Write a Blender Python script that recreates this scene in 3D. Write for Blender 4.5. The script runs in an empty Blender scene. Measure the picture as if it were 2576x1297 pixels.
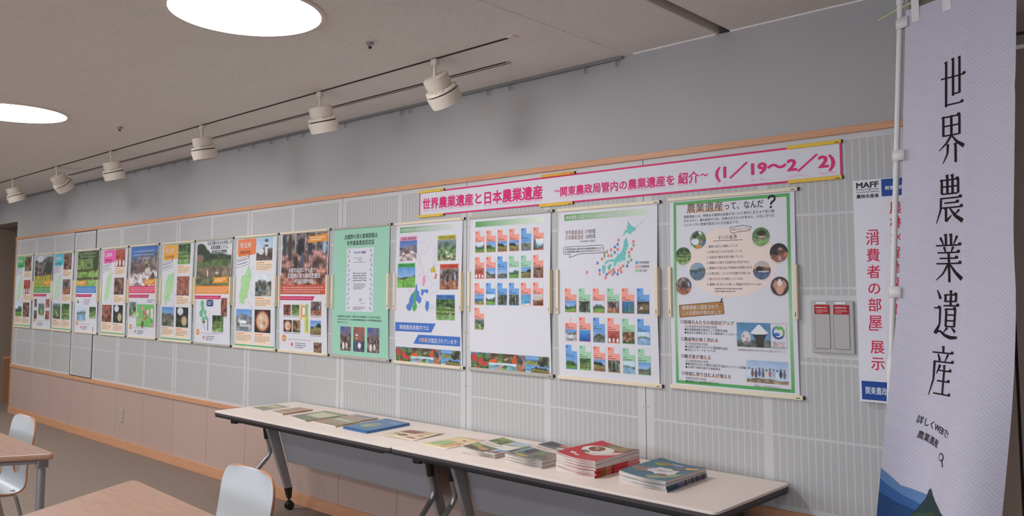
import bpy, math, random
import numpy as np
from mathutils import Vector, Matrix
from mathutils.geometry import tessellate_polygon

sc = bpy.context.scene
COL = sc.collection
PI = math.pi
random.seed(7)

# ---------------------------------------------------------------- camera
cd = bpy.data.cameras.new('camera')
cam = bpy.data.objects.new('camera', cd)
COL.objects.link(cam)
F = Vector((-0.676286, 0.732407, 0.078842))
R = Vector((0.734694, 0.678398, 0.0))
U = Vector((0.053486, -0.057925, 0.996887))
m = Matrix.Identity(4)
for i in range(3):
    m[i][0], m[i][1], m[i][2] = R[i], U[i], -F[i]
m.translation = Vector((0, -3.26, 1.473))
cam.matrix_world = m
cd.sensor_fit = 'HORIZONTAL'
cd.sensor_width = 36.0
cd.lens = 2061.0 / 2576 * 36
cd.shift_y = -81.5 / 2576
cd.clip_start = 0.05
cd.clip_end = 100
sc.camera = cam

# ---------------------------------------------------------------- view, world, daylight
vs = sc.view_settings
vs.view_transform = 'Standard'
vs.look = 'None'
vs.gamma = 1.0
vs.use_curve_mapping = False
vs.exposure = 0.0
try:
    sc.cycles.use_denoising = True
    sc.cycles.max_bounces = 8
    sc.cycles.diffuse_bounces = 5
    sc.cycles.sample_clamp_indirect = 6
except Exception:
    pass
w = bpy.data.worlds.new('World')
sc.world = w
w.use_nodes = True
bg = w.node_tree.nodes['Background']
bg.inputs[0].default_value = (0.62, 0.74, 0.95, 1)
bg.inputs[1].default_value = 1.0


def area(name, loc, rot, sx, sy, power, color):
    l = bpy.data.lights.new(name, 'AREA')
    l.shape = 'RECTANGLE'
    l.size, l.size_y = sx, sy
    l.energy = power
    l.color = color
    o = bpy.data.objects.new(name, l)
    o.location = loc
    o.rotation_euler = rot
    COL.objects.link(o)
    return o


# daylight that comes in through the three windows of the wall behind the camera
WIN = [(-10.2, -6.6), (-5.6, -2.0), (-1.0, 2.4)]
for wx0, wx1 in WIN:
    area('window_daylight', ((wx0 + wx1) / 2, -8.25, 1.6), (PI / 2, 0, 0), wx1 - wx0, 1.5, 70, (0.80, 0.88, 1.0))

LAMP_EMIT = 30.0


# ---------------------------------------------------------------- helpers
def lin(c):
    return tuple((x / 12.92 if x <= 0.04045 else ((x + 0.055) / 1.055) ** 2.4) for x in c)


def rgb(r, g, b):
    return lin((r / 255, g / 255, b / 255))


def tag(o, label=None, cat=None, group=None, kind=None):
    if label: o['label'] = label
    if cat: o['category'] = cat
    if group: o['group'] = group
    if kind: o['kind'] = kind
    return o


def empty(name, loc=(0, 0, 0), rz=0.0):
    o = bpy.data.objects.new(name, None)
    o.location = loc
    o.rotation_euler = (0, 0, rz)
    o.empty_display_size = 0.05
    COL.objects.link(o)
    return o


def thing(name, label, cat, loc=(0, 0, 0), rz=0.0, group=None):
    return tag(empty(name, loc, rz), label, cat, group)


def copy_tree(o, parent=None):
    c = o.copy()
    COL.objects.link(c)
    if parent is not None:
        c.parent = parent
        c.matrix_parent_inverse = o.matrix_parent_inverse.copy()
    for ch in list(o.children):
        copy_tree(ch, c)
    return c


class MB:
    def __init__(s):
        s.v = []
        s.f = []
        s.mi = []

    def add(s, vs, fs, mi=0):
        n = len(s.v)
        s.v += [tuple(p) for p in vs]
        s.f += [tuple(i + n for i in f) for f in fs]
        s.mi += [mi] * len(fs)

    def box(s, x0, y0, z0, x1, y1, z1, mi=0):
        vs = [(x, y, z) for x in (x0, x1) for y in (y0, y1) for z in (z0, z1)]
        s.add(vs, [(0, 1, 3, 2), (4, 6, 7, 5), (0, 4, 5, 1), (2, 3, 7, 6), (0, 2, 6, 4), (1, 5, 7, 3)], mi)

    def prism(s, pts, z0, z1, mi=0, M=None):
        n = len(pts)
        vs = [Vector((p[0], p[1], z0)) for p in pts] + [Vector((p[0], p[1], z1)) for p in pts]
        if M is not None: vs = [M @ v for v in vs]
        fs = [tuple(range(n - 1, -1, -1)), tuple(range(n, 2 * n))]
        fs += [(i, (i + 1) % n, n + (i + 1) % n, n + i) for i in range(n)]
        s.add(vs, fs, mi)

    def lathe(s, prof, n=24, M=None, mi=0, cap=True):
        vs = []
        for r, z in prof:
            for k in range(n):
                a = 2 * PI * k / n
                vs.append(Vector((r * math.cos(a), r * math.sin(a), z)))
        if M is not None: vs = [M @ v for v in vs]
        fs = []
        for i in range(len(prof) - 1):
            for k in range(n):
                a, b = i * n + k, i * n + (k + 1) % n
                fs.append((a, b, b + n, a + n))
        if cap:
            fs.append(tuple(range(n - 1, -1, -1)))
            q = (len(prof) - 1) * n
            fs.append(tuple(range(q, q + n)))
        s.add(vs, fs, mi)

    def tube(s, pts, r, n=12, mi=0, flat=1.0):
        P = [Vector(p) for p in pts]
        rs = r if isinstance(r, (list, tuple)) else [r] * len(P)
        vs = []
        up = Vector((0.13, 0.21, 1)).normalized()
        t0 = (P[1] - P[0]).normalized()
        nrm = t0.cross(up)
        if nrm.length < 1e-3: nrm = t0.cross(Vector((1, 0, 0)))
        nrm.normalize()
        for i, p in enumerate(P):
            t = (P[min(i + 1, len(P) - 1)] - P[max(i - 1, 0)]).normalized()
            nrm = (nrm - t * nrm.dot(t)).normalized()
            b = t.cross(nrm)
            for k in range(n):
                a = 2 * PI * k / n
                vs.append(p + nrm * (rs[i] * math.cos(a)) + b * (rs[i] * flat * math.sin(a)))
        fs = []
        for i in range(len(P) - 1):
            for k in range(n):
                a, b = i * n + k, i * n + (k + 1) % n
                fs.append((a, b, b + n, a + n))
        fs.append(tuple(range(n - 1, -1, -1)))
        q = (len(P) - 1) * n
        fs.append(tuple(range(q, q + n)))
        s.add(vs, fs, mi)


def obj(name, mb, mats, parent=None, smooth=False, bevel=0.0, loc=None):
    me = bpy.data.meshes.new(name)
    me.from_pydata(mb.v, [], mb.f)
    if not isinstance(mats, (list, tuple)): mats = [mats]
    for mt in mats: me.materials.append(mt)
    if len(mats) > 1:
        me.polygons.foreach_set('material_index', mb.mi)
    import bmesh
    b = bmesh.new()
    b.from_mesh(me)
    bmesh.ops.recalc_face_normals(b, faces=b.faces)
    b.to_mesh(me)
    b.free()
    if smooth:
        me.polygons.foreach_set('use_smooth', [True] * len(me.polygons))
        try:
            me.set_sharp_from_angle(angle=math.radians(40))
        except Exception:
            pass
    me.update()
    o = bpy.data.objects.new(name, me)
    COL.objects.link(o)
    if parent is not None: o.parent = parent
    if loc: o.location = loc
    if bevel:
        md = o.modifiers.new('bevel', 'BEVEL')
        md.width = bevel
        md.segments = 2
        md.limit_method = 'ANGLE'
    return o


def struct(name, mb, mat, bevel=0.0):
    o = obj(name, mb, mat, None, False, bevel)
    o['kind'] = 'structure'
    return o


def bez(pts, n=10):
    # Catmull-Rom through the points
    P = [Vector(p) for p in pts]
    out = []
    for i in range(len(P) - 1):
        a, b, c, d = P[max(i - 1, 0)], P[i], P[i + 1], P[min(i + 2, len(P) - 1)]
        for k in range(n):
            t = k / n
            out.append(0.5 * ((2 * b) + (c - a) * t + (2 * a - 5 * b + 4 * c - d) * t * t + (3 * b - a - 3 * c + d) * t ** 3))
    out.append(P[-1])
    return out


def rrect(x0, y0, x1, y1, r, n=5):
    out = []
    for cx, cy, a0 in ((x1 - r, y0 + r, -PI / 2), (x1 - r, y1 - r, 0), (x0 + r, y1 - r, PI / 2), (x0 + r, y0 + r, PI)):
        for k in range(n + 1):
            a = a0 + PI / 2 * k / n
            out.append((cx + r * math.cos(a), cy + r * math.sin(a)))
    return out


def round_poly(pts, rad, n=6):
    out = []
    N = len(pts)
    for i in range(N):
        p = Vector(pts[i]); a = Vector(pts[i - 1]); b = Vector(pts[(i + 1) % N])
        r = rad[i] if isinstance(rad, (list, tuple)) else rad
        d1 = (a - p).normalized(); d2 = (b - p).normalized()
        p1, p2 = p + d1 * r, p + d2 * r
        for k in range(n + 1):
            t = k / n
            out.append(tuple((p1 * (1 - t) ** 2 + p * 2 * t * (1 - t) + p2 * t * t)))
    return out


# ---------------------------------------------------------------- materials
def mat(name, color, rough=0.6, metal=0.0, noise=0.0, nscale=20.0, bump=0.0, bscale=60.0, spec=0.5):
    mt = bpy.data.materials.new(name)
    mt.use_nodes = True
    nt = mt.node_tree
    b = nt.nodes['Principled BSDF']
    b.inputs['Base Color'].default_value = (*color, 1)
    b.inputs['Roughness'].default_value = rough
    b.inputs['Metallic'].default_value = metal
    b.inputs['Specular IOR Level'].default_value = spec
    tc = nt.nodes.new('ShaderNodeTexCoord')
    if noise:
        n = nt.nodes.new('ShaderNodeTexNoise')
        n.inputs['Scale'].default_value = nscale
        n.inputs['Detail'].default_value = 4
        nt.links.new(tc.outputs['Object'], n.inputs['Vector'])
        mx = nt.nodes.new('ShaderNodeMixRGB')
        mx.inputs[1].default_value = (*[c * (1 - noise) for c in color], 1)
        mx.inputs[2].default_value = (*[min(1, c * (1 + noise)) for c in color], 1)
        nt.links.new(n.outputs['Fac'], mx.inputs[0])
        nt.links.new(mx.outputs[0], b.inputs['Base Color'])
    if bump:
        n2 = nt.nodes.new('ShaderNodeTexNoise')
        n2.inputs['Scale'].default_value = bscale
        nt.links.new(tc.outputs['Object'], n2.inputs['Vector'])
        bp = nt.nodes.new('ShaderNodeBump')
        bp.inputs['Strength'].default_value = bump
        bp.inputs['Distance'].default_value = 0.003
        nt.links.new(n2.outputs['Fac'], bp.inputs['Height'])
        nt.links.new(bp.outputs['Normal'], b.inputs['Normal'])
    return mt


class NT:
    """tiny node helper for the procedural surfaces"""

    def __init__(s, name, rough=0.6):
        s.m = bpy.data.materials.new(name)
        s.m.use_nodes = True
        s.nt = s.m.node_tree
        s.b = s.nt.nodes['Principled BSDF']
        s.b.inputs['Roughness'].default_value = rough
        s.tc = s.nt.nodes.new('ShaderNodeTexCoord').outputs['Object']

    def n(s, kind, **kw):
        nd = s.nt.nodes.new(kind)
        for k, v in kw.items(): setattr(nd, k, v)
        return nd

    def link(s, a, b): s.nt.links.new(a, b)

    def math(s, op, a, b=None, c=None):
        nd = s.n('ShaderNodeMath', operation=op)
        for i, x in enumerate((a, b, c)):
            if x is None: continue
            if isinstance(x, (int, float)): nd.inputs[i].default_value = x
            else: s.link(x, nd.inputs[i])
        return nd.outputs[0]

    def xyz(s, vec=None):
        nd = s.n('ShaderNodeSeparateXYZ')
        s.link(vec or s.tc, nd.inputs[0])
        return nd.outputs

    def scaled(s, sx, sy, sz, rz=0.0):
        nd = s.n('ShaderNodeMapping')
        nd.inputs['Scale'].default_value = (sx, sy, sz)
        nd.inputs['Rotation'].default_value = (0, 0, rz)
        s.link(s.tc, nd.inputs['Vector'])
        return nd.outputs[0]

    def noise(s, scale, detail=3, vec=None, rough=0.5):
        nd = s.n('ShaderNodeTexNoise')
        nd.inputs['Scale'].default_value = scale
        nd.inputs['Detail'].default_value = detail
        nd.inputs['Roughness'].default_value = rough
        s.link(vec or s.tc, nd.inputs['Vector'])
        return nd.outputs['Fac']

    def mix(s, f, a, b):
        nd = s.n('ShaderNodeMixRGB')
        for i, x in ((0, f), (1, a), (2, b)):
            if isinstance(x, (int, float)): nd.inputs[i].default_value = x
            elif isinstance(x, tuple): nd.inputs[i].default_value = (*x, 1)
            else: s.link(x, nd.inputs[i])
        return nd.outputs[0]

    def ramp(s, f, lo, hi):
        nd = s.n('ShaderNodeMapRange')
        nd.inputs['From Min'].default_value = lo
        nd.inputs['From Max'].default_value = hi
        s.link(f, nd.inputs['Value'])
        return nd.outputs['Result']

    def color(s, c):
        if isinstance(c, tuple): s.b.inputs['Base Color'].default_value = (*c, 1)
        else: s.link(c, s.b.inputs['Base Color'])

    def bump(s, h, strength=0.5, dist=0.003):
        nd = s.n('ShaderNodeBump')
        nd.inputs['Strength'].default_value = strength
        nd.inputs['Distance'].default_value = dist
        s.link(h, nd.inputs['Height'])
        s.link(nd.outputs[0], s.b.inputs['Normal'])


def m_ceiling():
    t = NT('rock_wool_ceiling', 0.9)
    a = t.noise(120, 2, t.scaled(1.0, 1.25, 1))
    pits = t.ramp(a, 0.65, 0.72)
    sc_ = t.noise(9, 4)
    base = t.mix(sc_, rgb(222, 220, 216), rgb(233, 230, 226))
    t.color(t.mix(pits, base, rgb(172, 158, 150)))
    t.bump(t.math('SUBTRACT', 1.0, pits), 0.3, 0.002)
    return t.m


def m_perforated():
    # 1.2 m steel panels, two fields of 18 slot columns each, plain bands every 0.3 m
    t = NT('perforated_steel_panel', 0.5)
    x, y, z = t.xyz()
    px = t.math('FLOORED_MODULO', t.math('ADD', x, 0.963 + 12.0), 1.2)   # 0..1.2 from a joint
    d = t.math('ABSOLUTE', t.math('SUBTRACT', px, 0.6))                  # distance from the centre strip
    fieldm = t.math('MULTIPLY', t.math('GREATER_THAN', d, 0.018), t.math('LESS_THAN', d, 0.558))
    cx = t.math('FLOORED_MODULO', t.math('SUBTRACT', d, 0.018), 0.03)
    colm = t.math('LESS_THAN', t.math('ABSOLUTE', t.math('SUBTRACT', cx, 0.015)), 0.0126)
    bz = t.math('FLOORED_MODULO', t.math('ADD', z, 0.005 - 0.281), 0.3)
    bandm = t.math('GREATER_THAN', bz, 0.010)
    lim = t.math('MULTIPLY', t.math('GREATER_THAN', z, 0.605), t.math('LESS_THAN', z, 2.068))
    sz = t.math('FLOORED_MODULO', z, 0.0048)
    slot = t.math('LESS_THAN', sz, 0.0028)
    msk = t.math('MULTIPLY', t.math('MULTIPLY', fieldm, colm), t.math('MULTIPLY', bandm, lim))
    # plain around the switch cabinet
    hole = t.math('MULTIPLY', t.math('LESS_THAN', t.math('ABSOLUTE', t.math('ADD', x, 1.285)), 0.118),
                  t.math('LESS_THAN', t.math('ABSOLUTE', t.math('SUBTRACT', z, 1.328)), 0.125))
    msk = t.math('MULTIPLY', msk, t.math('SUBTRACT', 1.0, hole))
    msk = t.math('MULTIPLY', msk, slot)
    joint = t.math('GREATER_THAN', t.math('ABSOLUTE', t.math('SUBTRACT', px, 0.6)), 0.5982)
    # screw dots beside the joints
    sd = t.math('ADD', t.math('POWER', t.math('SUBTRACT', t.math('ABSOLUTE', t.math('SUBTRACT', d, 0.6)), 0.012), 2.0),
                t.math('POWER', t.math('SUBTRACT', t.math('FLOORED_MODULO', t.math('ADD', z, 0.115), 0.3), 0.15), 2.0))
    scr = t.math('LESS_THAN', sd, 0.0032 ** 2)
    paint = t.mix(t.noise(1.3, 2), rgb(203, 202, 202), rgb(211, 210, 211))
    c = t.mix(msk, paint, rgb(170, 168, 167))
    c = t.mix(joint, c, rgb(70, 66, 66))
    c = t.mix(scr, c, rgb(150, 145, 142))
    t.color(c)
    return t.m


def m_wainscot():
    t = NT('pale_wood_wainscot', 0.45)
    x, y, z = t.xyz()
    px = t.math('FLOORED_MODULO', t.math('ADD', x, 0.963 + 12.0), 0.6)
    joint = t.math('LESS_THAN', px, 0.0045)
    idx = t.math('FLOOR', t.math('DIVIDE', t.math('ADD', x, 12.963), 0.6))
    h = t.math('FRACT', t.math('MULTIPLY', t.math('SINE', t.math('MULTIPLY', idx, 12.99)), 437.5))
    g = t.noise(6, 4, t.scaled(14, 1, 0.6))
    c = t.mix(g, rgb(190, 162, 151), rgb(201, 174, 163))
    c = t.mix(t.math('MULTIPLY', h, 0.35), c, rgb(184, 157, 144))
    c = t.mix(joint, c, rgb(132, 102, 90))
    t.color(c)
    return t.m


def m_carpet():
    t = NT('striped_carpet', 0.95)
    v = t.scaled(1, 1, 1, math.radians(-3))
    x, y, z = t.xyz(v)
    wob = t.noise(3, 2, t.scaled(1, 6, 1))
    s1 = t.math('SINE', t.math('ADD', t.math('MULTIPLY', y, 520), t.math('MULTIPLY', wob, 9)))
    s2 = t.noise(28, 3, t.scaled(0.5, 9, 1))
    f = t.math('ADD', t.math('MULTIPLY', s1, 0.10), s2)
    c = t.mix(t.ramp(f, 0.2, 0.85), rgb(124, 106, 97), rgb(160, 142, 130))
    t.color(c)
    t.bump(f, 0.7, 0.004)
    return t.m


def m_wood(name, c0, c1, rough=0.4, sx=1.2, sy=14, rz=0.0, spec=0.5):
    t = NT(name, rough)
    v = t.scaled(sx, sy, sy, rz)
    g = t.noise(7, 5, v, 0.6)
    t.color(t.mix(t.ramp(g, 0.3, 0.7), c0, c1))
    t.b.inputs['Specular IOR Level'].default_value = spec
    return t.m


def m_wallpaint():
    t = NT('grey_wall_paint', 0.75)
    a = t.noise(1.1, 2, t.scaled(1, 1, 0.9))
    c = t.mix(t.ramp(a, 0.25, 0.75), rgb(176, 175, 176), rgb(188, 185, 184))
    t.color(c)
    t.bump(t.noise(160, 2), 0.15, 0.001)
    return t.m


def m_ink(name, rough):
    mt = bpy.data.materials.new(name)
    mt.use_nodes = True
    nt = mt.node_tree
    a = nt.nodes.new('ShaderNodeAttribute')
    a.attribute_name = 'ink'
    b = nt.nodes['Principled BSDF']
    nt.links.new(a.outputs['Color'], b.inputs['Base Color'])
    b.inputs['Roughness'].default_value = rough
    b.inputs['Specular IOR Level'].default_value = 0.3
    return mt


def m_cloth():
    # the printed colours times a woven key pattern that follows the cloth ('weave' holds sheet metres)
    t = NT('printed_flag_cloth', 0.85)
    a = t.n('ShaderNodeAttribute'); a.attribute_name = 'ink'
    w_ = t.n('ShaderNodeAttribute'); w_.attribute_name = 'weave'
    x, y, z = t.xyz(w_.outputs['Vector'])
    c = 0.042
    r1 = t.math('ADD', x, y); r2 = t.math('SUBTRACT', x, y)
    par = t.math('FLOORED_MODULO', t.math('ADD', t.math('FLOOR', t.math('DIVIDE', r1, c * 2)), t.math('FLOOR', t.math('DIVIDE', r2, c))), 2.0)
    sel = t.math('GREATER_THAN', par, 0.5)
    s1 = t.math('SINE', t.math('MULTIPLY', r1, 2 * PI / 0.0140)); s2 = t.math('SINE', t.math('MULTIPLY', r2, 2 * PI / 0.0140))
    st = t.math('ADD', t.math('MULTIPLY', s1, sel), t.math('MULTIPLY', s2, t.math('SUBTRACT', 1.0, sel)))
    f = t.ramp(st, -0.4, 0.4)
    mx = t.n('ShaderNodeMixRGB'); mx.blend_type = 'MULTIPLY'
    mx.inputs[0].default_value = 1.0
    t.link(a.outputs['Color'], mx.inputs[1])
    t.link(t.mix(f, (0.90, 0.90, 0.93), (1.0, 1.0, 1.0)), mx.inputs[2])
    t.color(mx.outputs[0])
    t.b.inputs['Specular IOR Level'].default_value = 0.2
    return t.m


def m_emit(name, col, strength):
    mt = bpy.data.materials.new(name)
    mt.use_nodes = True
    nt = mt.node_tree
    nt.nodes.clear()
    e = nt.nodes.new('ShaderNodeEmission')
    e.inputs[0].default_value = (*col, 1)
    e.inputs[1].default_value = strength
    o = nt.nodes.new('ShaderNodeOutputMaterial')
    nt.links.new(e.outputs[0], o.inputs[0])
    return mt


def m_glass():
    mt = bpy.data.materials.new('window_glass')
    mt.use_nodes = True
    nt = mt.node_tree
    nt.nodes.clear()
    tr = nt.nodes.new('ShaderNodeBsdfTransparent')
    gl = nt.nodes.new('ShaderNodeBsdfGlossy')
    gl.inputs['Roughness'].default_value = 0.02
    mx = nt.nodes.new('ShaderNodeMixShader')
    mx.inputs[0].default_value = 0.08
    o = nt.nodes.new('ShaderNodeOutputMaterial')
    nt.links.new(tr.outputs[0], mx.inputs[1])
    nt.links.new(gl.outputs[0], mx.inputs[2])
    nt.links.new(mx.outputs[0], o.inputs[0])
    return mt


M = dict(
    ceiling=m_ceiling(), perf=m_perforated(), wains=m_wainscot(), carpet=m_carpet(), paint=m_wallpaint(),
    trim=m_wood('orange_wood_trim', rgb(206, 148, 110), rgb(220, 164, 126), 0.45, 1.2, 20),
    brownwall=mat('dark_brown_panel', rgb(148, 130, 118), 0.5, noise=0.06, nscale=3),
    brownwood=m_wood('brown_wood_panel', rgb(160, 112, 84), rgb(178, 128, 98), 0.5),
    darkbrown=mat('very_dark_brown', rgb(52, 44, 40), 0.6),
    cream=mat('cream_plastic', rgb(236, 222, 196), 0.45),
    grey_pl=mat('grey_plastic_rail', rgb(186, 180, 170), 0.45),
    yellow=mat('yellow_plastic', rgb(236, 196, 50), 0.45),
    orange=mat('orange_plastic', rgb(228, 164, 40), 0.45),
    blk=mat('black_plastic', rgb(30, 29, 30), 0.45),
    dgrey=mat('dark_grey_edge', rgb(74, 68, 72), 0.5),
    print_=m_ink('printed_paper', 0.5), cloth=m_cloth(), gloss=m_ink('printed_cover', 0.35),
    laminate=mat('beige_laminate', rgb(247, 230, 220), 0.42, noise=0.03, nscale=60),
    edgewhite=mat('pale_table_rim', rgb(214, 206, 206), 0.5),
    panelgrey=mat('blue_grey_steel', rgb(164, 164, 171), 0.45, noise=0.04, nscale=40),
    steelgrey=mat('grey_painted_steel', rgb(160, 156, 156), 0.4),
    chrome=mat('chrome', rgb(198, 198, 202), 0.18, metal=1.0),
    silver=mat('silver_paint', rgb(168, 168, 172), 0.32, metal=0.8),
    white_pl=mat('white_plastic', rgb(244, 241, 240), 0.4),
    lampwhite=mat('warm_white_enamel', rgb(226, 214, 200), 0.45),
    white_shell=mat('white_plywood_face', rgb(214, 219, 224), 0.3),
    ply=m_wood('plywood_edge', rgb(176, 118, 78), rgb(196, 138, 96), 0.5),
    tablewood=m_wood('table_wood_top', rgb(160, 124, 106), rgb(180, 143, 124), 0.38, 1.5, 16, math.radians(-12)),
    tableedge=m_wood('table_wood_edge', rgb(150, 108, 84), rgb(168, 124, 98), 0.5),
    boxgrey=mat('grey_steel_cabinet', rgb(184, 180, 178), 0.45),
    red=mat('red_label', rgb(176, 34, 40), 0.45), white=mat('white_label', rgb(235, 238, 242), 0.5),
    dark=mat('dark_gap', rgb(40, 36, 34), 0.8),
    metalrail=mat('grey_aluminium_rail', rgb(150, 152, 152), 0.35, metal=0.6),
    socket=mat('socket_plate', rgb(188, 174, 152), 0.4),
    pages=mat('page_edges', rgb(222, 212, 206), 0.7, noise=0.08, nscale=300),
    emit=m_emit('lamp_diffuser', (0.985, 1.0, 0.985), LAMP_EMIT), glass=m_glass(),
    greenrod=mat('pale_green_rod', rgb(198, 206, 170), 0.4),
)

# ---------------------------------------------------------------- room shell
ZC = 2.614
XL, XR, YF = -11.30, -0.955, -8.0
b = MB(); b.box(-15.5, YF, -0.1, 3.2, 4.0, 0); struct('floor', b, M['carpet'])
b = MB()
b.box(-15.5, YF, ZC, -2.268, 4.0, ZC + 0.06)
struct('ceiling', b, M['ceiling'])
b = MB(); b.box(-2.232, YF, ZC, -1.757, 0.35, ZC + 0.06); struct('ceiling.001', b, M['ceiling'])
b = MB(); b.box(-1.69, YF, ZC, 3.2, 4.0, ZC + 0.06); struct('ceiling.002', b, M['ceiling'])
b = MB(); b.box(-2.7, YF, ZC + 0.06, -1.2, 0.35, ZC + 0.12); struct('ceiling_slab', b, M['dark'])
b = MB(); b.box(-2.268, YF, ZC - 0.002, -2.232, 0, ZC + 0.06); struct('trim_1', b, M['ceiling'])
b = MB(); b.box(-1.757, YF, ZC + 0.001, -1.751, 0, ZC + 0.055); struct('trim_2', b, M['lampwhite'])

# main wall: paint above, perforated steel in the middle, wood wainscot below
b = MB()
b.box(XL, 0, 2.10, XR, 0.25, ZC)
b.box(-15.5, 0, 2.33, XL, 0.25, ZC)
o = struct('wall_back', b, M['paint'])
b = MB(); b.box(XL, 0.0, 0.57, XR, 0.25, 2.10); struct('wall_back_panel', b, M['perf'])
b = MB(); b.box(XL, 0.0, 0.0, XR, 0.25, 0.57); struct('wall_back_wainscot', b, M['wains'])
b = MB(); b.box(XL, -0.014, 2.092, XR, 0.02, 2.12); struct('trim_3', b, M['trim'], 0.002)
b = MB(); b.box(XL, -0.014, 0.549, XR, 0.02, 0.584); struct('trim_4', b, M['trim'], 0.002)
b = MB(); b.box(XL - 0.004, -0.012, 0, XR, 0.02, 0.078); struct('baseboard_back', b, M['trim'], 0.002)
b = MB(); b.box(XL - 0.02, -0.006, 0, XL, 0.25, 2.092); struct('trim_5', b, M['ply'])
# white angle along the ceiling on the right of the picture rail
b = MB()
b.box(-2.20, -0.016, ZC - 0.006, -1.76, 0.0, ZC + 0.002)
b.box(-1.69, -0.016, ZC - 0.006, XR, 0.0, ZC + 0.002)
struct('trim_6', b, M['white_pl'])
# access door in the perforated wall
b = MB()
b.box(-9.365, -0.004, 0.586, -8.78, 0.01, 2.088)
o = struct('door_1', b, M['perf'])
for nm, q in (('door_gap', (-9.376, -0.005, 0.586, -9.366, 0.01, 2.09)), ('door_gap', (-8.79, -0.005, 0.586, -8.777, 0.01, 2.09)),
              ('door_gap', (-9.37, -0.005, 0.584, -8.78, 0.01, 0.594)), ('door_gap', (-9.37, -0.005, 2.084, -8.78, 0.01, 2.092))):
    b = MB(); b.box(*q); obj(nm, b, M['dgrey'], o)

# corridor past the left end of the wall
b = MB(); b.box(-12.62, 0.25, 0, -12.5, 4.0, ZC); struct('wall_corridor', b, M['brownwall'])
b = MB(); b.box(-12.5, 0.25, 0.0, -12.487, 4.0, 0.56); struct('wall_corridor_wainscot', b, M['brownwood'])
b = MB(); b.box(-12.5, 0.25, 0.56, -12.48, 4.0, 0.59); struct('trim_7', b, M['trim'])
b = MB(); b.box(-15.5, 3.9, 0, -11.3, 4.0, ZC); struct('wall_corridor_end', b, M['brownwall'])
b = MB(); b.box(-15.5, 0.0, 0, -12.5, 0.25, 2.33); struct('wall_corridor_side', b, M['brownwall'])
b = MB(); b.box(-12.5, -0.001, 2.318, XL, 0.25, 2.332); struct('trim_8', b, M['grey_pl'])
b = MB(); b.box(XL, 0.25, 0, XL + 0.1, 4.0, ZC); struct('wall_corridor_inner', b, M['brownwall'])

# dark panelled wall right of the perforated wall
b = MB()
b.box(XR, 0.03, 0, -0.665, 0.25, ZC)
struct('wall_right', b, M['brownwall'])
b = MB(); b.box(-0.655, 0.03, 0, 3.2, 0.25, 2.318); struct('door_2', b, M['brownwall'])
b = MB(); b.box(-0.655, 0.03, 2.335, 3.2, 0.25, ZC); struct('wall_right_head', b, M['brownwall'])
b = MB(); b.box(-0.67, 0.06, 0, -0.65, 0.2, ZC); struct('trim_9', b, M['darkbrown'])
b = MB(); b.box(-0.70, 0.018, 2.318, 3.2, 0.1, 2.332); struct('trim_10', b, M['white_pl'])
b = MB(); b.box(-0.70, 0.026, 2.37, 3.2, 0.1, 2.38); struct('trim_11', b, M['darkbrown'])
b = MB(); b.box(-0.955, 0.0, 0, -0.93, 0.03, ZC); struct('trim_12', b, M['brownwall'])

# remaining walls of the room and the window side behind the camera
b = MB(); b.box(-15.6, YF, 0, -15.5, 4.0, ZC); struct('wall_left', b, M['paint'])
b = MB(); b.box(3.2, YF, 0, 3.3, 4.0, ZC); struct('wall_far_right', b, M['paint'])
b = MB()
xs = [-15.6] + [v for p in WIN for v in p] + [3.3]
for i in range(0, len(xs), 2): b.box(xs[i], YF - 0.15, 0, xs[i + 1], YF, ZC)
for x0, x1 in WIN:
    b.box(x0, YF - 0.15, 0, x1, YF, 0.8); b.box(x0, YF - 0.15, 2.4, x1, YF, ZC)
struct('wall_front', b, M['paint'])
for k, (x0, x1) in enumerate(WIN):
    b = MB()
    for q in ((x0, x0 + 0.05), (x1 - 0.05, x1), ((x0 + x1) / 2 - 0.025, (x0 + x1) / 2 + 0.025)): b.box(q[0], YF - 0.1, 0.8, q[1], YF - 0.04, 2.4)
    b.box(x0, YF - 0.1, 0.8, x1, YF - 0.04, 0.85); b.box(x0, YF - 0.1, 2.35, x1, YF - 0.04, 2.4)
    wo = struct('window_%d' % (k + 1), b, M['silver'])
    g = MB(); g.box(x0 + 0.03, YF - 0.074, 0.83, x1 - 0.03, YF - 0.07, 2.37)
    obj('pane', g, M['glass'], wo)

# ---------------------------------------------------------------- ceiling fittings
def round_lamp(x, y, label):
    t = thing('ceiling_lamp', label, 'ceiling light', (x, y, ZC), 0, 'round ceiling lights')
    r = MB(); r.lathe([(0.318, 0.0), (0.318, -0.006), (0.312, -0.009), (0.301, -0.009), (0.300, -0.003), (0.300, 0.0)], 64, cap=False)
    obj('trim_ring', r, M['lampwhite'], t, True)
    d = MB(); d.lathe([(0.02, -0.004), (0.300, -0.004), (0.300, 0.0), (0.02, 0.0)], 64)
    obj('diffuser', d, M['emit'], t)
    return t


round_lamp(-3.03, -1.587, 'big round glowing ceiling light cut by the top edge, near the smoke detector')
round_lamp(-5.88, -1.615, 'round glowing ceiling light further along, above the left table')
for x, y in ((-8.73, -1.62), (-11.6, -1.62), (-3.03, -4.5), (-5.88, -4.5), (-8.73, -4.5), (-0.1, -4.5), (-3.03, -7.0), (-5.88, -7.0)):
    round_lamp(x, y, 'round glowing ceiling light of the rows out of view')

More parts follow.
